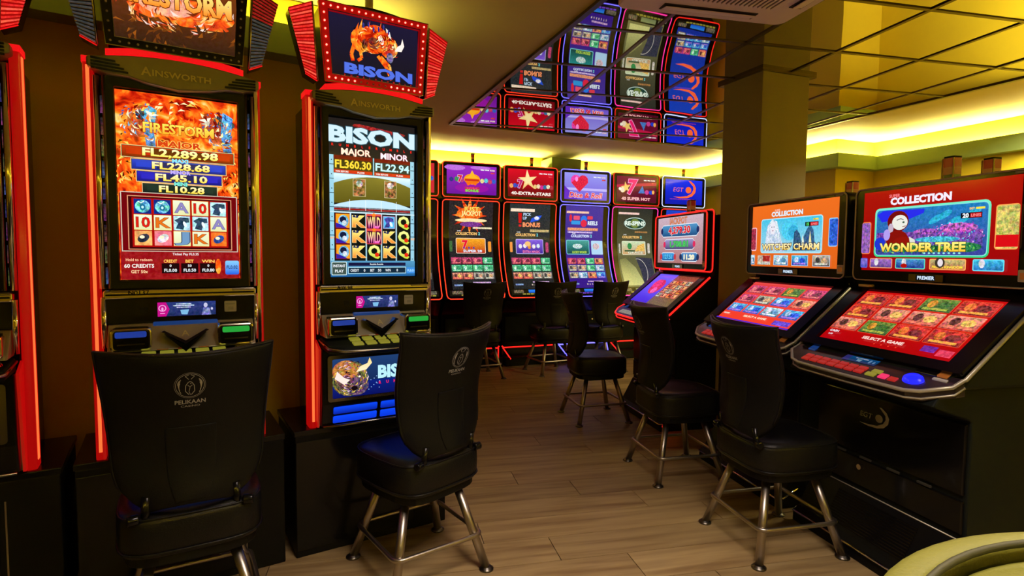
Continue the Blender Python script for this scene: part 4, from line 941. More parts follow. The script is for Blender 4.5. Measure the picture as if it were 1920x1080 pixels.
        swirl(a, -.0, .78, 1.2); swirl(a, 0, .50, 1.2); a.rect(-.2, .64, .1, .655, (90, 60, 190))
        for r_ in range(3):
            for c_ in range(4): pic(a, -.258 + c_ * .13, .04 + r_ * .085, -.136 + c_ * .13, .112 + r_ * .085, [[GREY4, BLU4, BLU4, ICE4], [GREY4, BLU4, BLU4, BLU4], [MAG4, MAG4, TEAL4, PINK4]][r_][c_])
    return a

def curve_y(z):
    t = max(0, (1.52 - z) / (1.52 - .80)); u = max(0, (z - 1.60) / .3)
    return .03 - .24 * t ** 1.9 - .02 * u * u
def make_tower(nm, label, s, k, frame, topm, t=6.17):
    T = empty(nm, RF(s, t), TH); w = .345
    prof = [(.02, .10), (.02, .60), (-.12, .76), (curve_y(.80), .80)] + [(curve_y(z), z) for z in [.84, .90, .96, 1.03, 1.1, 1.18, 1.26, 1.35, 1.44, 1.55, 1.7, 1.80, 1.915]] + [(.36, 1.915), (.40, .10)]
    G().prism(prof, -w, w, 'x').build('cabinet_body', 'black_gloss', T, bevel=.004)
    G().box(-w, w, -.12, .40, 0, .10).build('base', 'black', T, bevel=.004)
    fl_ = G().tube([(-w, .012, .22), (-w + .02, .01, .20), (w - .02, .01, .20), (w, .012, .22)], .008, 8); fl_.tube([(-w + .01, .01, .20), (-w - .0 + .06, -.125, .085)], .007); fl_.tube([(w - .01, .01, .20), (w - .06, -.125, .085)], .007)
    fl_.build('foot_light', frame if k == 3 else 'neon_r2', T)
    G().box(-w + .04, w - .04, .008, .02, .26, .56).build('lower_door', 'charcoal', T, bevel=.004)
    G().disc(.12, .0, .50, .010, h=.01).build('door_lock', 'chrome', T)
    # curved glass and picture
    gl = G(); zs = [.825 + i * (1.895 - .825) / 24 for i in range(25)]
    gl.add([(x, curve_y(z) - .004, z) for z in zs for x in (-.325, .325)], [(2 * i, 2 * i + 1, 2 * i + 3, 2 * i + 2) for i in range(24)], True); gl.build('curved_glass', 'black_gloss', T)
    art_curve(k).sliced(.03).build('curved_screen', 'screen_back', T, fn=lambda x, y, l: (x * .95, curve_y(SB + y) - .006 - l * .00014, SB + y))
    # key deck strip under the picture
    a = Art(); a.rect(-.30, 0, .30, .060, (24, 20, 8)); 
    a.rect(-.09, .022, .12, .056, (20, 80, 200) if k != 4 else (110, 120, 80), col2=(40, 130, 230) if k != 4 else (130, 140, 90)); a.rect(-.27, .02, -.15, .055, (110, 90, 60), fx=(.9, 0)); a.rect(.15, .02, .28, .055, (90, 80, 60), fx=(.9, 0))
    for q in range(9): a.rect(-.17 + q * .05, .003, -.13 + q * .05, .016, (150, 140, 40) if k != 3 else (110, 50, 200), fx=(.4, 0))
    a = a.sliced(.03); a.build('key_strip', 'screen', T, fn=lambda x, y, l: (x, curve_y(.832 + y) - .006 - l * .00014, .832 + y))
    # light tube around the curved glass
    zz = [.84 + i * (1.87 - .84) / 16 for i in range(17)]
    cx, cz = .325, .82
    pts = [(-.335, curve_y(z) - .006, z) for z in zz[::-1]] + [(-.325, curve_y(.815) - .008, .815), (-.30, curve_y(.80) - .008, .802), (.30, curve_y(.80) - .008, .802), (.325, curve_y(.815) - .008, .815)] + [(.335, curve_y(z) - .006, z) for z in zz] + [(.325, curve_y(1.89) - .006, 1.888), (.305, curve_y(1.9) - .006, 1.898), (-.305, curve_y(1.9) - .006, 1.898), (-.325, curve_y(1.89) - .006, 1.888)]
    G().tube(pts, .0052, 8, closed=True).build('light_tube', frame, T)
    # topper
    G().prism(rrect(-.343, 1.925, .343, 2.325, .035, 6), .0, .075, 'y').build('topper_case', 'black_gloss', T, bevel=.004)
    pts = [(p[0], -.004, p[1]) for p in rrect(-.338, 1.930, .338, 2.320, .034, 6)]
    G().tube(pts, .0045, 8, closed=True).build('topper_tube', topm, T)
    art_top(k).build('topper_screen', 'screen_back', T, (0, -.004, 2.125))
    # signal lamp
    if k != 0:
        lz = 2.325
        G().prism(rrect(-.017, -.017, .017, .017, .005, 2), lz, lz + .012, 'z').build('lamp_foot', 'black', T, loc=(.02, .04, 0))
        for q, c in enumerate(('green_lens', 'amber_lens', 'red_lens')):
            lo_ = G().prism(rrect(-.018, -.018, .018, .018, .006, 2), lz + .012 + q * .027, lz + .036 + q * .027, 'z').build('signal_lens', c, T, loc=(.02, .04, 0))
        G().prism(rrect(-.02, -.02, .02, .02, .006, 2), lz + .093, lz + .104, 'z').build('lamp_cap', 'black', T, loc=(.02, .04, 0))
    return tag(T, label, 'slot machine', 'curved tower slot machines in the back row')
BC = [1.524 + .3625 + .725 * q for q in range(-1, 5)]
make_tower('curved_slot_machine', 'curved machine almost wholly hidden behind the flaming buffalo machine, only a sliver showing', BC[0], 0, 'neon_orange', 'neon_orange')
make_tower('curved_slot_machine', 'curved machine with purple topper showing an orange hat and an explosion below', BC[1], 1, 'neon_orange', 'neon_orange')
make_tower('curved_slot_machine', 'curved machine with red topper showing one big gold star', BC[2], 2, 'neon_orange', 'neon_orange')
make_tower('curved_slot_machine', 'curved machine with violet topper showing a red heart, outlined by blue violet tubes', BC[3], 3, 'neon_blue', 'neon_blue')
make_tower('curved_slot_machine', 'curved machine with dark red topper showing a big pink seven, outlined by magenta tubes', BC[4], 4, 'neon_mag', 'neon_r2')
make_tower('curved_slot_machine', 'curved machine with plain blue topper bearing an orange swirl, at the pillar end', BC[5], 5, 'neon_r2', 'neon_white')

# ------------------------------------------------------------------ right row: slant-top machines
def art_mon(k):
    a = Art(); w, h = .352, .186
    if k == 0:   # red collection screen
        a.rect(-w, -h, w, h, (150, 4, 8), col2=(165, 12, 6)); a.text('SUPER', -.185, .158, .014, (240, 120, 130), bold=.03); a.text('COLLECTION', -.06, .133, .030, (235, 225, 240), w=.285, bold=.06, out=(120, 10, 20), ow=.02)
        a.rect(-.285, -.122, .245, .105, (30, 200, 120), .022, col2=(110, 230, 190)); a.rect(-.279, -.116, .239, .099, (130, 220, 210), .018); a.rect(-.275, -.112, .235, .095, (50, 60, 150), .016, col2=(10, 120, 190), fx=(.25, 0))
        for q in range(5): a.ell(.02 + q * .04, .04 + .018 * sin(q * 2), .035, .014, (20, 170, 210), (.4, 0), 10, a=30)
        a.rect(-.27, -.09, .22, -.01, (70, 70, 170), fx=(.7, 0), col2=(130, 60, 170)); strokes(a, .10, -.03, .13, .05, 150, [(210, 90, 200), (120, 60, 170), (235, 190, 240), (60, 90, 200), (90, 210, 220)], .10, .003, 1.2, 22); a.ell(.12, .0, .08, .02, (190, 80, 190), (.9, 0)); a.ell(-.02, -.01, .06, .012, (160, 70, 180), (.9, 0)); a.ell(.03, -.045, .10, .012, (60, 190, 220), (.6, 0))
        # reclining figure in a wide blue hat
        a.poly([(-.272, .075), (-.24, .092), (-.03, .088), (-.035, .070), (-.11, .045), (-.18, .045), (-.245, .04)], (35, 40, 225)); a.ell(-.16, .04, .055, .048, (110, 12, 12)); a.ell(-.15, .035, .04, .034, (225, 225, 215)); a.ell(-.195, .01, .014, .022, (190, 170, 190)); a.ell(-.16, -.045, .058, .045, (130, 14, 8)); a.ell(-.13, -.06, .05, .03, (140, 18, 8)); a.ell(-.215, -.02, .018, .026, (170, 150, 230)); a.ell(-.25, -.06, .03, .03, (30, 50, 200)); a.poly([(-.10, -.03), (-.07, -.045), (-.065, -.08), (-.09, -.075)], (215, 215, 205))
        a.line([(-.165, .045), (-.145, .052), (-.13, .046)], .003, (20, 10, 10)); a.ell(-.13, .035, .006, .004, (40, 80, 60)); a.line([(-.135, .015), (-.118, .018)], .003, (120, 20, 20))
        a.rect(.130, .036, .215, .058, (10, 8, 20)); a.rect(.168, .038, .213, .056, (170, 10, 20)); a.text('20', .150, .047, .017, W_, bold=.05); a.text('LINES', .191, .047, .011, (250, 130, 130), w=.038, bold=.03); a.text('EGT', .175, .074, .008, (250, 200, 80), bold=.04); a.rect(.19, .070, .225, .078, (250, 220, 60))
        a.ell(-.02, -.085, .22, .014, (20, 110, 50), (.7, 0)); a.ell(.15, -.08, .07, .02, (20, 130, 70), (.6, 0))
        strokes(a, -.03, -.085, .23, .018, 120, [(20, 120, 60), (60, 190, 80), (10, 70, 40), (150, 210, 90)], .05, .004, 1.2, 23)
        a.text('WONDER TREE', -.045, -.078, .036, (245, 190, 40), w=.40, bold=.04, out=(60, 70, 10), ow=.04, col2=(255, 240, 130))
        for q in range(8): a.ell(-.02 + q * .022, -.104, .006, .004, (150, 230, 220), n=6)
        a.rect(-w, -.108, -.300, .045, (240, 130, 60), .01); a.rect(-w, -.104, -.304, .041, (150, 90, 180), .008, fx=(.6, 0)); a.rect(.268, -.09, w, .08, (250, 160, 80), .01); a.rect(.272, -.086, w, .076, (200, 190, 90), .008, fx=(.6, 0)); a.rect(.272, -.08, w, -.035, (210, 10, 20))
        for i, (x0, x1, c1, c2, f) in enumerate(((-w, -.312, (60, 80, 190), (150, 120, 220), (80, 90, 200)), (-.298, -.175, (90, 60, 140), (170, 110, 200), (230, 150, 110)), (-.158, -.012, (20, 30, 150), (60, 140, 200), (90, 220, 190)), (.008, .165, (190, 90, 60), (200, 190, 120), (250, 170, 90)), (.192, .31, (20, 110, 180), (60, 190, 230), (100, 220, 240)))):
            z0, z1 = -.182 + .008, -.128
            a.rect(x0, z0, x1, z1, f, .006); a.rect(x0 + .004, z0 + .004, x1 - .004, z1 - .004, c1, .004, col2=c2, fx=(.45, 0)); xm = x0 + (x1 - x0) * .3
            if i: a.ell(xm, (z0 + z1) / 2 + .006, .012, .018, (215, 215, 220), (.3, 0), 10)
            if i == 2: a.ell(xm, z0 + .014, .016, .010, (170, 15, 10))
            if i == 3: a.text('FRUITS KINGDOM', (x0 + x1) / 2, z0 + .012, .010, (250, 220, 60), w=.13, bold=.04); a.ell(xm, z0 + .03, .022, .022, (60, 50, 40)); a.ell(xm + .002, z0 + .030, .012, .016, (225, 215, 220))
    elif k == 1:  # orange collection screen
        a.rect(-w, -h, w, h, (215, 95, 25), col2=(228, 105, 30)); a.text('SUPER', -.12, .150, .012, (240, 190, 170), bold=.03); a.text('COLLECTION', -.04, .128, .026, (220, 225, 235), w=.26, bold=.06, out=(150, 110, 90), ow=.02)
        a.rect(-.265, -.105, .245, .103, (170, 220, 235), .018); a.rect(-.259, -.099, .239, .097, (150, 205, 225), .014, col2=(60, 190, 225), fx=(.15, 0)); a.ell(-.01, .03, .07, .06, (70, 200, 235), (.3, 0)); a.ell(.02, .02, .04, .035, (40, 165, 210), (.3, 0))
        a.poly([(-.23, -.095), (-.05, -.095), (-.10, .03), (-.12, .085), (-.165, .098), (-.205, .06)], (185, 205, 225), fx=(.3, 0), col2=(225, 232, 242)); strokes(a, -.15, .0, .06, .085, 90, [(235, 240, 250), (150, 175, 205), (200, 215, 230), (110, 150, 190)], .5, .003, 1.6, 21); a.ell(-.155, .045, .026, .038, (225, 222, 232)); a.ell(-.165, .052, .005, .003, (50, 80, 100)); a.ell(-.145, .052, .005, .003, (50, 80, 100)); a.ell(-.155, .030, .007, .003, (150, 90, 110)); a.line([(-.155, .01), (-.13, -.05), (-.17, -.09)], .006, (150, 175, 205))
        a.poly([(.02, -.09), (.03, .015), (.05, .03), (.075, .005), (.11, -.09)], (30, 80, 120), fx=(.5, 0)); a.poly([(.06, -.09), (.13, .03), (.155, .055), (.18, .02), (.20, -.09)], (35, 90, 135), fx=(.5, 0)); a.poly([(.09, -.06), (.10, .0), (.115, -.06)], (225, 235, 215)); a.poly([(.145, -.06), (.155, .02), (.17, -.06)], (230, 220, 160)); 
        a.rect(.115, .045, .215, .068, (8, 30, 12)); a.rect(.155, .047, .213, .066, (190, 10, 30)); a.text('15', .135, .056, .015, (90, 230, 110), bold=.05); a.text('LINES', .184, .056, .011, (250, 130, 130), w=.045, bold=.03); a.rect(.175, .076, .215, .086, (230, 200, 60), fx=(.5, 0))
        a.text("WITCHES' CHARM", -.01, -.066, .034, (250, 205, 90), w=.47, bold=.03, out=(60, 30, 10), ow=.07, col2=(255, 240, 190))
        a.rect(-w, -.09, -.302, .055, (240, 190, 200), .01); a.rect(-w, -.084, -.308, .049, (170, 20, 60), .008, fx=(.6, 0)); a.rect(.290, -.07, w, .08, (140, 200, 230), .01); a.rect(.295, -.065, w, .075, (10, 90, 210), .008, fx=(.6, 0))
        for i, (x0, x1, cs) in enumerate(((-w, -.315, ICE4), (-.285, -.165, None), (-.135, -.010, ICE4), (.02, .150, BLU4), (.185, .31, GREY4))):
            if cs is None: a.rect(x0, -.176, x1, -.118, (190, 170, 150), fx=(.5, 0)); a.rect(x0 + .05, -.155, x1 - .004, -.12, (170, 20, 15), fx=(.4, 0)); a.rect(x0, -.172, x1, -.16, (200, 200, 190), fx=(.5, 0))
            else: pic(a, x0, -.176, x1, -.116, cs, .6, (170, 210, 230))
    else:
        a.rect(-w, -h, w, h, (170, 110, 110), col2=(195, 170, 185), fx=(.12, 0)); a.text('LUCKY', -.19, .115, .022, (225, 150, 90), bold=.04); a.text('JACKPOT', -.02, .145, .05, (200, 120, 80), w=.28, bold=.05, fx=(.3, 0))
        def pl(x, z, hw, hh, c1, c2, t, tc, ic, icc):
            P = lambda e: [(x - hw - e, z - hh * .5), (x - hw + .03, z - hh - e), (x + hw - .03, z - hh - e), (x + hw + e, z - hh * .5), (x + hw + e, z + hh * .5), (x + hw - .03, z + hh + e), (x - hw + .03, z + hh + e), (x - hw - e, z + hh * .5)]
            a.poly(P(.006), (215, 225, 235)); a.poly(P(0), c1, col2=c2); a.text(t, x, z, hh * 1.15, tc, w=hw * 1.15, bold=.05, out=(235, 235, 235) if tc[0] > 150 else (30, 60, 60), ow=.03)
            for sx in (-1, 1): a.ell(x + sx * hw * .97, z, .02, .026, icc, n=8)
        pl(.0, .075, .29, .044, (20, 70, 120), (70, 140, 190), '4,279.30', (210, 25, 40), 's', (20, 40, 90)); pl(-.0, -.035, .24, .038, (60, 60, 110), (150, 140, 190), '1,708.81', (60, 190, 90), 'h', (210, 40, 90))
        pl(-.17, -.135, .12, .03, (20, 80, 150), (50, 150, 220), '127.51', (90, 190, 240), 'd', (190, 50, 60)); pl(.165, -.135, .13, .03, (20, 60, 110), (60, 130, 190), '11.20', (235, 230, 190), 'c', (20, 40, 80))
    return a
def art_slant(k):
    a = Art(); w, h = .325, .200
    if k == 0:
        a.rect(-w, -h, w, h, (170, 2, 6), col2=(195, 14, 14)); G4 = [[RED4, RED4, GRN4, RED4], [RED4, PINK4, PINK4, PINK4], [PINK4, GRN4, RED4, RED4]]
        for r_ in range(3):
            for c_ in range(4):
                x0 = -.315 + c_ * .159; z0 = .090 - r_ * .103; a.rect(x0 - .003, z0 - .003, x0 + .148, z0 + .093, (225, 70, 40), .008); pic(a, x0, z0, x0 + .145, z0 + .09, G4[r_][c_], .65)
        a.text('CASH', -.27, -.138, .014, W_, w=.05, bold=.03); a.text('0.00', -.275, -.163, .010, W_); a.text('SELECT A GAME', .0, -.150, .018, (250, 210, 200), w=.20, bold=.04); 
        for q in range(4): a.ell(-.02 + q * .035, -.18, .004, .004, (240, 60, 40), n=8)
        a.rect(.185, -.172, .245, -.135, (110, 20, 150), fx=(.4, 0)); a.rect(.255, -.185, .315, -.145, (230, 60, 90), fx=(.3, 0))
    elif k == 1:
        a.rect(-w, -h, w, h, (235, 60, 30), col2=(215, 60, 60)); G4 = [[MAG4, MAG4, GRN4, MAG4], [MAG4, GREY4, BLU4, PINK4], [BLU4, BLU4, ICE4, BLU4]]
        for r_ in range(3):
            for c_ in range(4): x0 = -.31 + c_ * .159; z0 = .085 - r_ * .1; pic(a, x0, z0, x0 + .142, z0 + .08, G4[r_][c_], .7)
        a.rect(-w, .178, w, .181, (240, 100, 90)); a.rect(-.3, -.15, -.24, -.138, (250, 200, 180), fx=(.5, 0)); a.text('SELECT A GAME', .0, -.145, .016, (250, 220, 190), w=.2, bold=.04); a.rect(-w, -.2, w, -.19, (60, 40, 200)); a.rect(.17, -.18, .30, -.14, (110, 70, 220), fx=(.6, 0))
    else:
        a.rect(-w, -h, w, h, (110, 90, 50), col2=(150, 60, 40), fx=(.4, 0)); 
        for r_ in range(4):
            for c_ in range(4): pic(a, -.02 + c_ * .08, .08 - r_ * .06, .05 + c_ * .08, .13 - r_ * .06, [PINK4, RED4, PINK4, GREY4][(r_ + c_) % 4], .8)
        a.poly([(-w, -h), (-.03, -h), (-.0, h), (-w + .02, h)], (70, 40, 210), col2=(110, 90, 240)); a.ell(-.14, .02, .09, .1, (215, 10, 80), (.4, 0)); a.ell(-.18, .06, .06, .06, (235, 40, 120), (.4, 0)); a.ell(-.13, -.03, .04, .04, (255, 90, 180), (.5, 0))
    return a
def make_slant(nm, label, Yc, k, lampx=(.57,), edge='chrome_dark', neon=None):
    T = empty(nm, (1.87, Yc, 0), R(-90)); w = .405
    E_ = neon or 'silver'
    # body
    G().prism([(.21, .0), (.21, .70), (.03, .765), (.10, .86), (.425, 1.13), (.47, 1.18), (.50, 1.60), (.88, 1.60), (.90, 0)], -w + .035, w - .035, 'x').build('cabinet_body', 'charcoal', T, bevel=.006)
    G().prism([(.10, .83), (.425, 1.115), (.47, 1.16), (.49, 1.60), (.60, 1.60), (.60, .83)], -w + .003, w - .003, 'x').build('upper_case', 'charcoal', T, bevel=.01)
    G().box(-w + .045, w - .045, .198, .212, .42, .69).build('upper_door', 'black_gloss', T, bevel=.006)
    G().box(-w + .045, w - .045, .200, .212, .27, .40).build('lower_door', 'black_gloss', T, bevel=.006)
    for q in range(4): G().box(-.24 + q * .14, -.18 + q * .14, .192, .200, .402, .412).build('hinge', 'charcoal_light', T, bevel=.002)
    G().disc(-.10, .190, .36, .012, h=.01).build('door_lock', 'chrome', T)
    a = Art(); swirl(a, 0, 0, .42, (150, 140, 90), (150, 140, 90)); a.build('maker_emblem', 'grey_print', T, (-.04, .196, .60), attr=False)
    # foot rest: ribbed ramp with bright edge
    G().prism([(.085, .0), (.085, .055), (.115, .075), (.205, .245), (.26, .245), (.26, 0)], -w + .03, w - .03, 'x').build('foot_rest', 'black', T, bevel=.006)
    rg = G()
    for q in range(12): t = q / 12; y = .125 + .07 * t; z = .095 + .13 * t; rg.box(-.20, .20, y - .0035, y + .001, z, z + .006)
    tag(rg.build('foot_rest_ribs', 'black_gloss', T), kind='stuff')
    G().tube([(-w + .03, .20, .10), (-w + .022, .11, .058), (-w + .04, .080, .054), (w - .04, .080, .054), (w - .022, .11, .058), (w - .03, .20, .10)], .0055).build('foot_rest_edge', 'chrome', T)
    if neon:
        for sx in (-1, 1): G().tube([(sx * (w - .027), .23, .10), (sx * (w - .024), .10, .040)], .005).build('foot_rest_light', neon, T)
    G().tube([(-w + .04, .206, .248), (w - .04, .206, .248)], .003).build('foot_rest_seam', 'silver', T)
    # key deck
    zf = lambda y: .812 + (y) * .50
    P = [(-w, .12), (-w, .075), (-w + .075, .018), (-w + .13, .004), (0, 0), (w - .13, .004), (w - .075, .018), (w, .075), (w, .12)]; n_ = len(P)
    g = G(); g.add([(x, y, zf(y)) for x, y in P] + [(x, y + .01, zf(y) - .045 - .02 * (y > .1)) for x, y in P], [tuple(range(n_)), tuple(range(2 * n_ - 1, n_ - 1, -1))] + [(i, (i + 1) % n_, n_ + (i + 1) % n_, n_ + i) for i in range(n_)]); g.build('key_deck', 'plum' if k != 2 else 'black_gloss', T, bevel=.004)
    side = [(.12, .87), (.43, 1.135)]
    G().tube([(-w - .004, .435, 1.14), (-w - .004, .12, .868)] + [(x, y - .004, zf(y) - .006) for x, y in P] + [(w + .004, .12, .868), (w + .004, .435, 1.14)], .0075).build('deck_edge', E_, T)
    G().tube([(-w, .12, .84)] + [(x * 1.0, y + .004, zf(y) - .034) for x, y in P] + [(w, .12, .84)], .004).build('deck_lower_edge', 'silver' if not neon else neon, T)
    an = math.atan2(.27, .325); 
    def onslant(y): return .882 + (y - .12) * (.27 / .325)
    # slanted display
    g = G(); g.ring(rrect(-w + .004, -.218, w - .004, .218, .01), rrect(-.329, -.172, .329, .180, .003), -.010, .004); g.build('slant_bezel', 'black_gloss', T, loc=(0, .278, onslant(.278) + .008), rot=(R(-90) + an, 0, 0))
    art_slant(k).build('slant_screen', 'screen', T, (0, .2865, onslant(.2865) + .004), rot=(R(-90) + an, 0, 0)).scale = (1, 1, .87)
    for sx in (-1, 1): G().tube([(sx * (w - .018), .128, onslant(.128) + .012), (sx * (w - .018), .43, onslant(.43) + .012)], .004).build('slant_trim', 'blue_line' if sx > 0 and not neon else E_, T)
    # card display, keys, slot on the deck
    a = Art(); a.rect(-.085, -.022, .085, .022, (10, 60, 120), col2=(20, 110, 180)); a.rect(-.085, -.022, -.055, .022, (60, 60, 150)); a.rect(-.03, .004, .035, .010, (200, 220, 240), fx=(.6, 0)); a.poly([(-.012, -.014), (.008, -.016), (.010, .0), (-.014, .0)], (150, 200, 230)); a.ell(.05, -.002, .006, .012, (130, 180, 230)); a.ell(.07, -.004, .005, .008, (130, 180, 230))
    da = math.atan(.50)
    a.build('card_display', 'screen_dim' if k else 'screen_dim', T, (-.02, .098, zf(.098) + .002), rot=(R(-90) + da, 0, 0))
    def key(x, y, wx, wy, m_, nm='key'):
        g = G().prism([(x - wx, y - wy), (x + wx, y - wy), (x + wx, y + wy), (x - wx, y + wy)], -.001, .006, 'z'); g.v = [(v[0], v[1], v[2] + zf(v[1])) for v in g.v]; g.build(nm, m_, T, bevel=.002)
    for r_ in range(2):
        for q in range(7): key(-.26 + q * .05, .030 + r_ * .022, .021, .009, 'key_red' if k != 2 else 'key_white')
    for q in range(2): key(.10 + q * .01, .030 + q * .022, .022, .009, 'button_y')
    key(.155, .035, .018, .012, 'key_pink'); key(.20, .032, .018, .010, 'key_red')
    if k == 0:
        g = G().lathe([(0, .020), (.028, .018), (.038, .012), (.042, 0)], (0, 0, 0), 20); g.v = [(v[0] + .265, v[1] * .55 + .055, v[2] + zf(v[1] * .55 + .055)) for v in g.v]; g.build('start_button', 'blue_btn', T)
        key(.345, .085, .028, .005, 'sticker', 'light_slot')
    key(.275, .112, .045, .014, 'black_gloss', 'ticket_slot'); key(-.30, .105, .02, .014, 'blue_glow', 'coin_light'); key(.335, .118, .022, .018, 'amber_lens', 'note_slot')
    # monitor
    mz0, mz1 = 1.185, 1.630
    mo = G().prism(rrect(-w, mz0, w, mz1, .03, 6), .405, .47, 'y').build('monitor_case', 'black_gloss', T, bevel=.005)
    G().tube([(p[0], .402, p[1]) for p in rrect(-w + .004, mz0 + .004, w - .004, mz1 - .004, .028, 6)], .0035 if not neon else .005, 8, closed=True).build('monitor_edge', E_, T)
    if neon: G().tube([(p[0], .452, p[1]) for p in rrect(-w - .006, mz0 - .006, w + .006, mz1 + .006, .03, 6)], .005, 8, closed=True).build('monitor_rim_light', neon, T)
    art_mon(k).build('monitor_screen', 'screen' if k != 2 else 'screen', T, (0, .4035, 1.422))
    G().ring(rrect(-.09, 1.196, .07, 1.226, .003), rrect(-.055, 1.199, .035, 1.223, .002), .3985, .405).build('name_plate', 'chrome_dark', T)
    a = Art(); a.rect(-.045, -.011, .045, .011, (6, 10, 20)); a.text('PREMIER', 0, 0, .015, (205, 225, 245), w=.078, bold=.03); a.build('name_letters', 'screen', T, (-.010, .401, 1.211))
    G().prism(rrect(.355, 1.212, .395, 1.257, .004), .4005, .405, 'y').build('sticker', 'sticker', T); G().prism(rrect(.362, 1.222, .388, 1.246, .002), .3995, .4005, 'y').build('sticker_print', 'amber_lens', T)
    G().box(.325, .372, .4005, .405, 1.612, 1.620).build('serial_label', 'grey_print', T)
    G().box(-.36, -.30, .398, .43, 1.155, 1.166).build('serial_plate', 'gold', T)
    for q, lx in enumerate(lampx):
        x_, y_ = (0, lx) if not isinstance(lx, tuple) else lx; lz = 1.60
        for i, c in enumerate(('black', 'green_lens', 'amber_lens', 'red_lens', 'black')):
            z0 = (lz, lz + .03, lz + .063, lz + .095, lz + .135)[i]; z1 = (lz + .03, lz + .063, lz + .095, lz + .135, lz + .143)[i]
            G().prism(rrect(-.024, -.024, .024, .024, .006, 2), z0, z1, 'z').build(('lamp_foot', 'signal_lens', 'signal_lens', 'signal_lens', 'lamp_cap')[i], c, T, loc=(x_, y_, 0))
        G().box(x_ - .027, x_ - .023, y_ - .028, y_ - .022, lz + .03, lz + .135).build('lamp_rib', 'gold', T)
        G().box(x_ + .023, x_ + .027, y_ - .028, y_ - .022, lz + .03, lz + .135).build('lamp_rib', 'gold', T)
    return tag(T, label, 'slot machine', 'slant-top slot machines in the right row')
M['plum'] = mat('plum_tinted_deck', (.028, .018, .024), .25, coat=.3)
M['charcoal_light'] = mat('hinge_grey', (.035, .035, .032), .5)
M['key_red'] = mat('red_lit_key', (.25, .02, .02), .3, emit=(.55, .02, .015), es=.55)
M['key_pink'] = mat('pink_lit_key', (.4, .03, .1), .3, emit=(.9, .03, .15), es=.8)
M['key_white'] = mat('pale_lit_key', (.3, .3, .25), .3, emit=(.5, .5, .4), es=.4)
make_slant('slant_slot_machine', 'slant-top machine with red screen showing a woman in a wide blue hat, glowing blue button', 1.985, 0, lampx=((-.05, .56), (-.035, .76)))
make_slant('slant_slot_machine', 'slant-top machine with orange screen showing a white-haired woman, in front of the pillar', 2.845, 1, lampx=((0, .81),))
make_slant('slant_slot_machine', 'slant-top machine outlined in red light, blue number plates on its pale monitor', 4.125, 2, lampx=((-.02, .52),), neon='neon_r2')

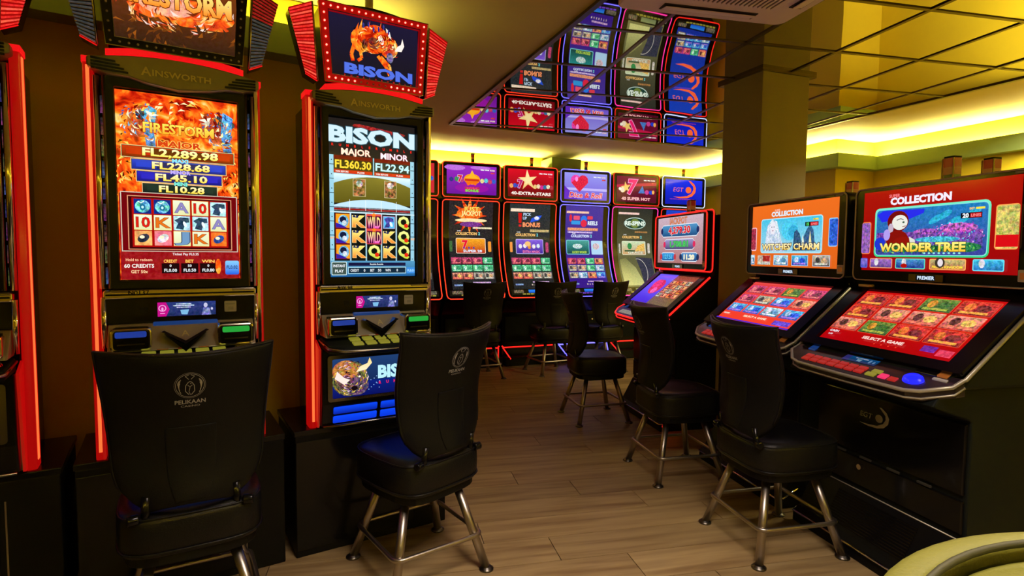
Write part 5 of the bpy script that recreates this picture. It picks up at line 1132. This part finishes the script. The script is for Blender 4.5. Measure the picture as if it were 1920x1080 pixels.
# ------------------------------------------------------------------ swivel stools
def back_pt(a, b, side):
    """a -1..1 across, b 0..1 up, side 0 rear face 1 front face"""
    k = 1 - max(0, (.30 - b) / .30) ** 2.6 * .42
    hw = (.198 + .038 * b ** 1.3) * k
    x = a * hw
    y = -.225 - .050 * b ** 2 + .035 * sin(pi * min(1, b * 1.15)) + (.085 * a * a) * (.5 + .5 * b)
    th = .050 * (1 - .45 * abs(a) ** 4) * (1 - .35 * b ** 5)
    z = .535 + .462 * b - .02 * (1 - b) * a * a + .014 * a * a * b
    return Vector((x, y + (th if side else 0), z))
def make_stool():
    T = empty('swivel_stool', (0, 0, 0))
    upper = []
    nA, nB = 14, 14; g = G()
    idx = lambda s, i, j: s * (nA + 1) * (nB + 1) + j * (nA + 1) + i
    vs = [back_pt(-1 + 2 * i / nA, j / nB, s) for s in (0, 1) for j in range(nB + 1) for i in range(nA + 1)]
    fs = []
    for s in (0, 1):
        for j in range(nB):
            for i in range(nA): fs.append((idx(s, i, j), idx(s, i + 1, j), idx(s, i + 1, j + 1), idx(s, i, j + 1)))
    for i in range(nA): fs += [(idx(0, i, 0), idx(1, i, 0), idx(1, i + 1, 0), idx(0, i + 1, 0)), (idx(0, i, nB), idx(0, i + 1, nB), idx(1, i + 1, nB), idx(1, i, nB))]
    for j in range(nB): fs += [(idx(0, 0, j), idx(0, 0, j + 1), idx(1, 0, j + 1), idx(1, 0, j)), (idx(0, nA, j), idx(1, nA, j), idx(1, nA, j + 1), idx(0, nA, j + 1))]
    g.add(vs, fs, True); bk = g.build('backrest', 'shell', T, bevel=.012); upper.append(bk)
    # welt along the top and sides
    edge = [back_pt(-1, b / 12, .0) for b in range(2, 13)] + [back_pt(-1 + 2 * i / 14, 1, 0) for i in range(1, 15)] + [back_pt(1, b / 12, 0) for b in range(11, 1, -1)]
    w1 = G().tube([p + Vector((0, .006, .001)) for p in edge], .0045, 6).build('backrest_piping', 'vinyl', bk)
    w2 = G().tube([back_pt(-1 + 2 * i / 14, 1, 1) + Vector((0, -.006, .001)) for i in range(15)], .0045, 6).build('backrest_piping', 'vinyl', bk)
    # raised centre strip on the lower rear
    g = G(); n = 8
    pts = [[back_pt(-.32 + .64 * i / 5, .03 + .48 * j / n, 0) for i in range(6)] for j in range(n + 1)]
    vv = [p + Vector((0, -.004, 0)) for r_ in pts for p in r_] + [p + Vector((0, .01, 0)) for r_ in pts for p in r_]; q6 = 6 * (n + 1)
    fs = [(j * 6 + i, j * 6 + i + 1, j * 6 + i + 7, j * 6 + i + 6) for j in range(n) for i in range(5)]
    bd = [i for i in range(6)] + [j * 6 + 5 for j in range(1, n + 1)] + [n * 6 + i for i in range(4, -1, -1)] + [j * 6 for j in range(n - 1, 0, -1)]
    fs += [(bd[i], bd[(i + 1) % len(bd)], q6 + bd[(i + 1) % len(bd)], q6 + bd[i]) for i in range(len(bd))]
    g.add(vv, fs, True); g.build('spine_panel', 'shell', bk, bevel=.002)
    # emblem: ring, wings, bird and lettering
    a = Art()
    def ringp(r0, r1, n=28):
        for q in range(n):
            t0, t1 = 2 * pi * q / n, 2 * pi * (q + 1) / n; a.poly([(r0 * cos(t0), r0 * sin(t0)), (r1 * cos(t0), r1 * sin(t0)), (r1 * cos(t1), r1 * sin(t1)), (r0 * cos(t1), r0 * sin(t1))], W_)
    ringp(.0365, .0378); ringp(.0405, .0412)
    for sx in (-1, 1):
        for q in range(4):
            P = [(sx * (.008 + .0205 * sin(R(t)) + .001 * q), -.006 + .004 * q + .028 * -cos(R(t)) * (1 - .13 * q)) for t in range(50 + q * 8, 165 - q * 6, 14)]; a.line(P[:6], .0018, W_)
        a.line([(sx * .003, -.030), (sx * .012, -.018), (sx * .011, .0), (sx * .005, .010), (0, .013)], .0018, W_); a.line([(sx * .003, .020), (sx * .012, .030), (sx * .003, .034)], .0015, W_)
    a.line([(-.006, .001), (0, -.004), (.006, .001)], .0016, W_); a.ell(.002, .006, .0015, .0015, W_, n=8); a.line([(0, -.005), (-.003, -.02), (.001, -.031)], .0014, W_)
    a.text('PELIKAAN', 0, -.053, .0125, W_, w=.080, bold=.015); a.text('CASINO', 0, -.067, .006, W_, w=.05, bold=.0)
    def onback(x, z, l):
        b = (.80 + z / .462); aa = x / .24; p = back_pt(aa, b, 0); return (x, p.y - .0022, p.z)
    a.build('emblem', 'grey_print', bk, fn=onback, attr=False)
    # side hardware
    for sx in (-1, 1):
        h = G().tube([(sx * .12, -.185, .57), (sx * .125, -.175, .48), (sx * .12, -.10, .40)], .013, 8).build('back_bracket', 'black_gloss', T); upper.append(h)
        k = G().tube([(sx * .14, -.185, .505), (sx * .170, -.19, .505)], .016, 12).build('pivot_knob', 'black_gloss', T, bevel=.004); upper.append(k)
    # seat
    def outl(s, n=28):
        o = []
        for q in range(n):
            t = 2 * pi * q / n; c, s_ = cos(t), sin(t); e = 2 / 4.2
            x = abs(c) ** e * (1 if c > 0 else -1) * .205; y = abs(s_) ** e * (1 if s_ > 0 else -1) * .212 + .012; 
            x *= (1 - .06 * (y > 0) * (y / .22)); o.append((x * s, (y - .012) * s + .012))
        return o
    lay = [(.90, .378), (.98, .379), (1.0, .388), (1.01, .44), (1.005, .490), (.975, .506), (.84, .514), (.5, .508), (.2, .504)]
    g = G(); vs = []
    for s, z in lay: vs += [(x, y, z - (.008 * (y / .22) ** 2 if z > .47 else 0) + (.006 * abs(x) / .2 if z > .49 else 0)) for x, y in outl(s)]
    n = 28; fs = [(r_ * n + q, r_ * n + (q + 1) % n, (r_ + 1) * n + (q + 1) % n, (r_ + 1) * n + q) for r_ in range(len(lay) - 1) for q in range(n)]
    fs += [tuple(range(n))[::-1], tuple(range((len(lay) - 1) * n, len(lay) * n))]
    g.add(vs, fs, True); st = g.build('seat', 'vinyl', T); upper.append(st)
    G().tube([(x, y, .392) for x, y in outl(1.005)], .004, 6, closed=True).build('seat_piping', 'vinyl', st)
    G().tube([(x, y, .500) for x, y in outl(.992)], .003, 6, closed=True).build('seat_piping', 'vinyl', st)
    g = G().prism([(x, y) for x, y in outl(.93)], .345, .379, 'z'); bs = g.build('seat_base', 'black', T, bevel=.004); upper.append(bs)
    G().prism(rrect(-.12, -.12, .12, .12, .02, 3), .325, .346, 'z').build('swivel_plate', 'black', T, bevel=.003)
    # legs
    for sx, sy in ((-1, -1), (1, -1), (1, 1), (-1, 1)):
        lg = G().tube([(sx * .118, sy * .118, .335), (sx * .203, sy * .203, .012)], .0175, 12).build('leg', 'steel', T)
        G().lathe([(0, .014), (.020, .014), (.022, .008), (.030, .006), (.030, 0), (0, 0)], (sx * .205, sy * .205, 0), 16).build('foot_pad', 'steel_dark', lg)
    G().tube([(x, y, .150) for x, y in rrect(-.192, -.192, .192, .192, .035, 5)], .0095, 10, closed=True).build('foot_ring', 'steel', T)
    return T, upper
proto, _ = make_stool()
UP = ('backrest', 'seat', 'seat_base', 'back_bracket', 'pivot_knob')
def place(o, x, y, yaw, swivel, label, group):
    o.location = (x, y, 0); o.rotation_euler = (0, 0, R(yaw))
    for c in o.children:
        if c.name.split('.')[0] in UP: c.rotation_euler = (0, 0, R(swivel))
    tag(o, label, 'stool', group)
GL, GB, GR = 'black stools of the left row', 'black stools of the back row', 'black stools of the right row'
ST_ = [(-.645, 2.05, 18, 0, 'black swivel stool seen squarely from behind, before the fiery orange screen machine', GL),
       (.125, 2.33, 24, 13, 'black swivel stool turned askew with blue light on its seat, before the buffalo machine', GL),
       (1.715, 2.21, 0, -90, 'black swivel stool facing the red screened machine with the blue hatted woman', GR),
       (1.69, 3.06, 0, -92, 'black swivel stool facing the orange screened slant-top machine before the pillar', GR),
       (1.615, 4.21, 2, -96, 'black swivel stool facing the red-outlined machine, far end of its row', GR),
       (.94, 5.86, 13, 0, 'black swivel stool before the curved machine with the purple topper', GB),
       (1.76, 5.98, 13, -10, 'black swivel stool before the curved machine with the gold star topper', GB),
       (2.36, 5.98, 9, 6, 'black swivel stool before the curved machine with the red heart topper', GB)]
for i, (x, y, yw, sw, lab, grp) in enumerate(ST_):
    if i: place(copy_tree(proto), x, y, yw, sw - 0, lab, grp)
place(proto, *ST_[0])

# ------------------------------------------------------------------ ceiling cassette
T = empty('air_conditioner', (1.45, 2.055, 2.42), 0)
G().prism(rrect(-.43, -.43, .43, .43, .05, 6), .0, .035, 'z').build('panel', 'ac', T, bevel=.008)
G().prism(rrect(-.41, -.41, .41, .41, .04, 5), .035, .099, 'z').build('casing', 'ac', T)
G().prism(rrect(-.27, -.27, .27, .27, .03, 4), -.014, .0, 'z').build('grille_frame', 'ac', T, bevel=.005)
g = G().box(-.235, .235, -.235, .235, -.016, -.0135); g.build('grille_void', 'ac_dark', T)
for q in range(22): G().box(-.235 + q * .0222, -.235 + q * .0222 + .011, -.235, .235, -.021, -.015).build('grille_slat', 'ac', T)
for q in range(4):
    a = q * pi / 2; g = G().box(-.235, .235, -.385, -.325, -.003, .001); fl2 = g.build('air_slot', 'ac_dark', T, rot=(0, 0, a))
    G().prism([(-.382, -.004), (-.335, -.012), (-.333, -.009), (-.380, -.001)], -.225, .225, 'x').build('louver', 'ac', T, rot=(0, 0, a))
tag(T, 'pinkish cream ceiling air conditioner with square slatted grille', 'air conditioner')

# ------------------------------------------------------------------ rounded olive chair in the lower corner
T = empty('tub_chair', (.73, .16, 0), R(-20))
def horse(r, z, n=48, a0=-30, a1=210, ky=1.0): return [(r * cos(R(a0 + (a1 - a0) * q / n)), r * ky * sin(R(a0 + (a1 - a0) * q / n)), z) for q in range(n + 1)]
def shellpart(name, ri, ro, z0, z1, m_, dz=0):
    g = G(); n = 48; L = []
    for (r, z) in ((ri, z0), (ri, z1), (ro, z1), (ro, z0)): L.append([(x, y, zz + dz * max(0, sin(R(-30 + 240 * q / n)))) if zz == z1 else (x, y, zz) for q, (x, y, zz) in enumerate(horse(r, z))])
    vs = [p for l in L for p in l]; N = n + 1
    fs = [(k * N + q, k * N + q + 1, ((k + 1) % 4) * N + q + 1, ((k + 1) % 4) * N + q) for k in range(4) for q in range(n)] + [(0, N, 2 * N, 3 * N), (n, N + n, 2 * N + n, 3 * N + n)]
    return g.add(vs, fs, True).build(name, m_, T, bevel=.01)
shellpart('back_shell', .362, .400, .40, .93, 'olive', .02)
shellpart('back_pad', .30, .355, .42, .918, 'olive', .02)
G().tube([(x, y, (.934) + .02 * max(0, sin(R(-30 + 240 * q / 48)))) for q, (x, y, z) in enumerate(horse(.3585, 0))], .0045, 8).build('rim_seam', 'olive_dark', T)
G().lathe([(0, .36), (.27, .36), (.295, .38), (.295, .43), (.26, .46), (0, .465)], (0, .0, 0), 28).build('seat_cushion', 'olive', T)
for sx, sy in ((-1, -1), (1, -1), (1, 1), (-1, 1)): G().tube([(sx * .18, sy * .18, .37), (sx * .24, sy * .24, .0)], [.018, .012], 10).build('leg', 'black', T)
tag(T, 'olive green tub chair, only its rounded padded back rim showing', 'chair')
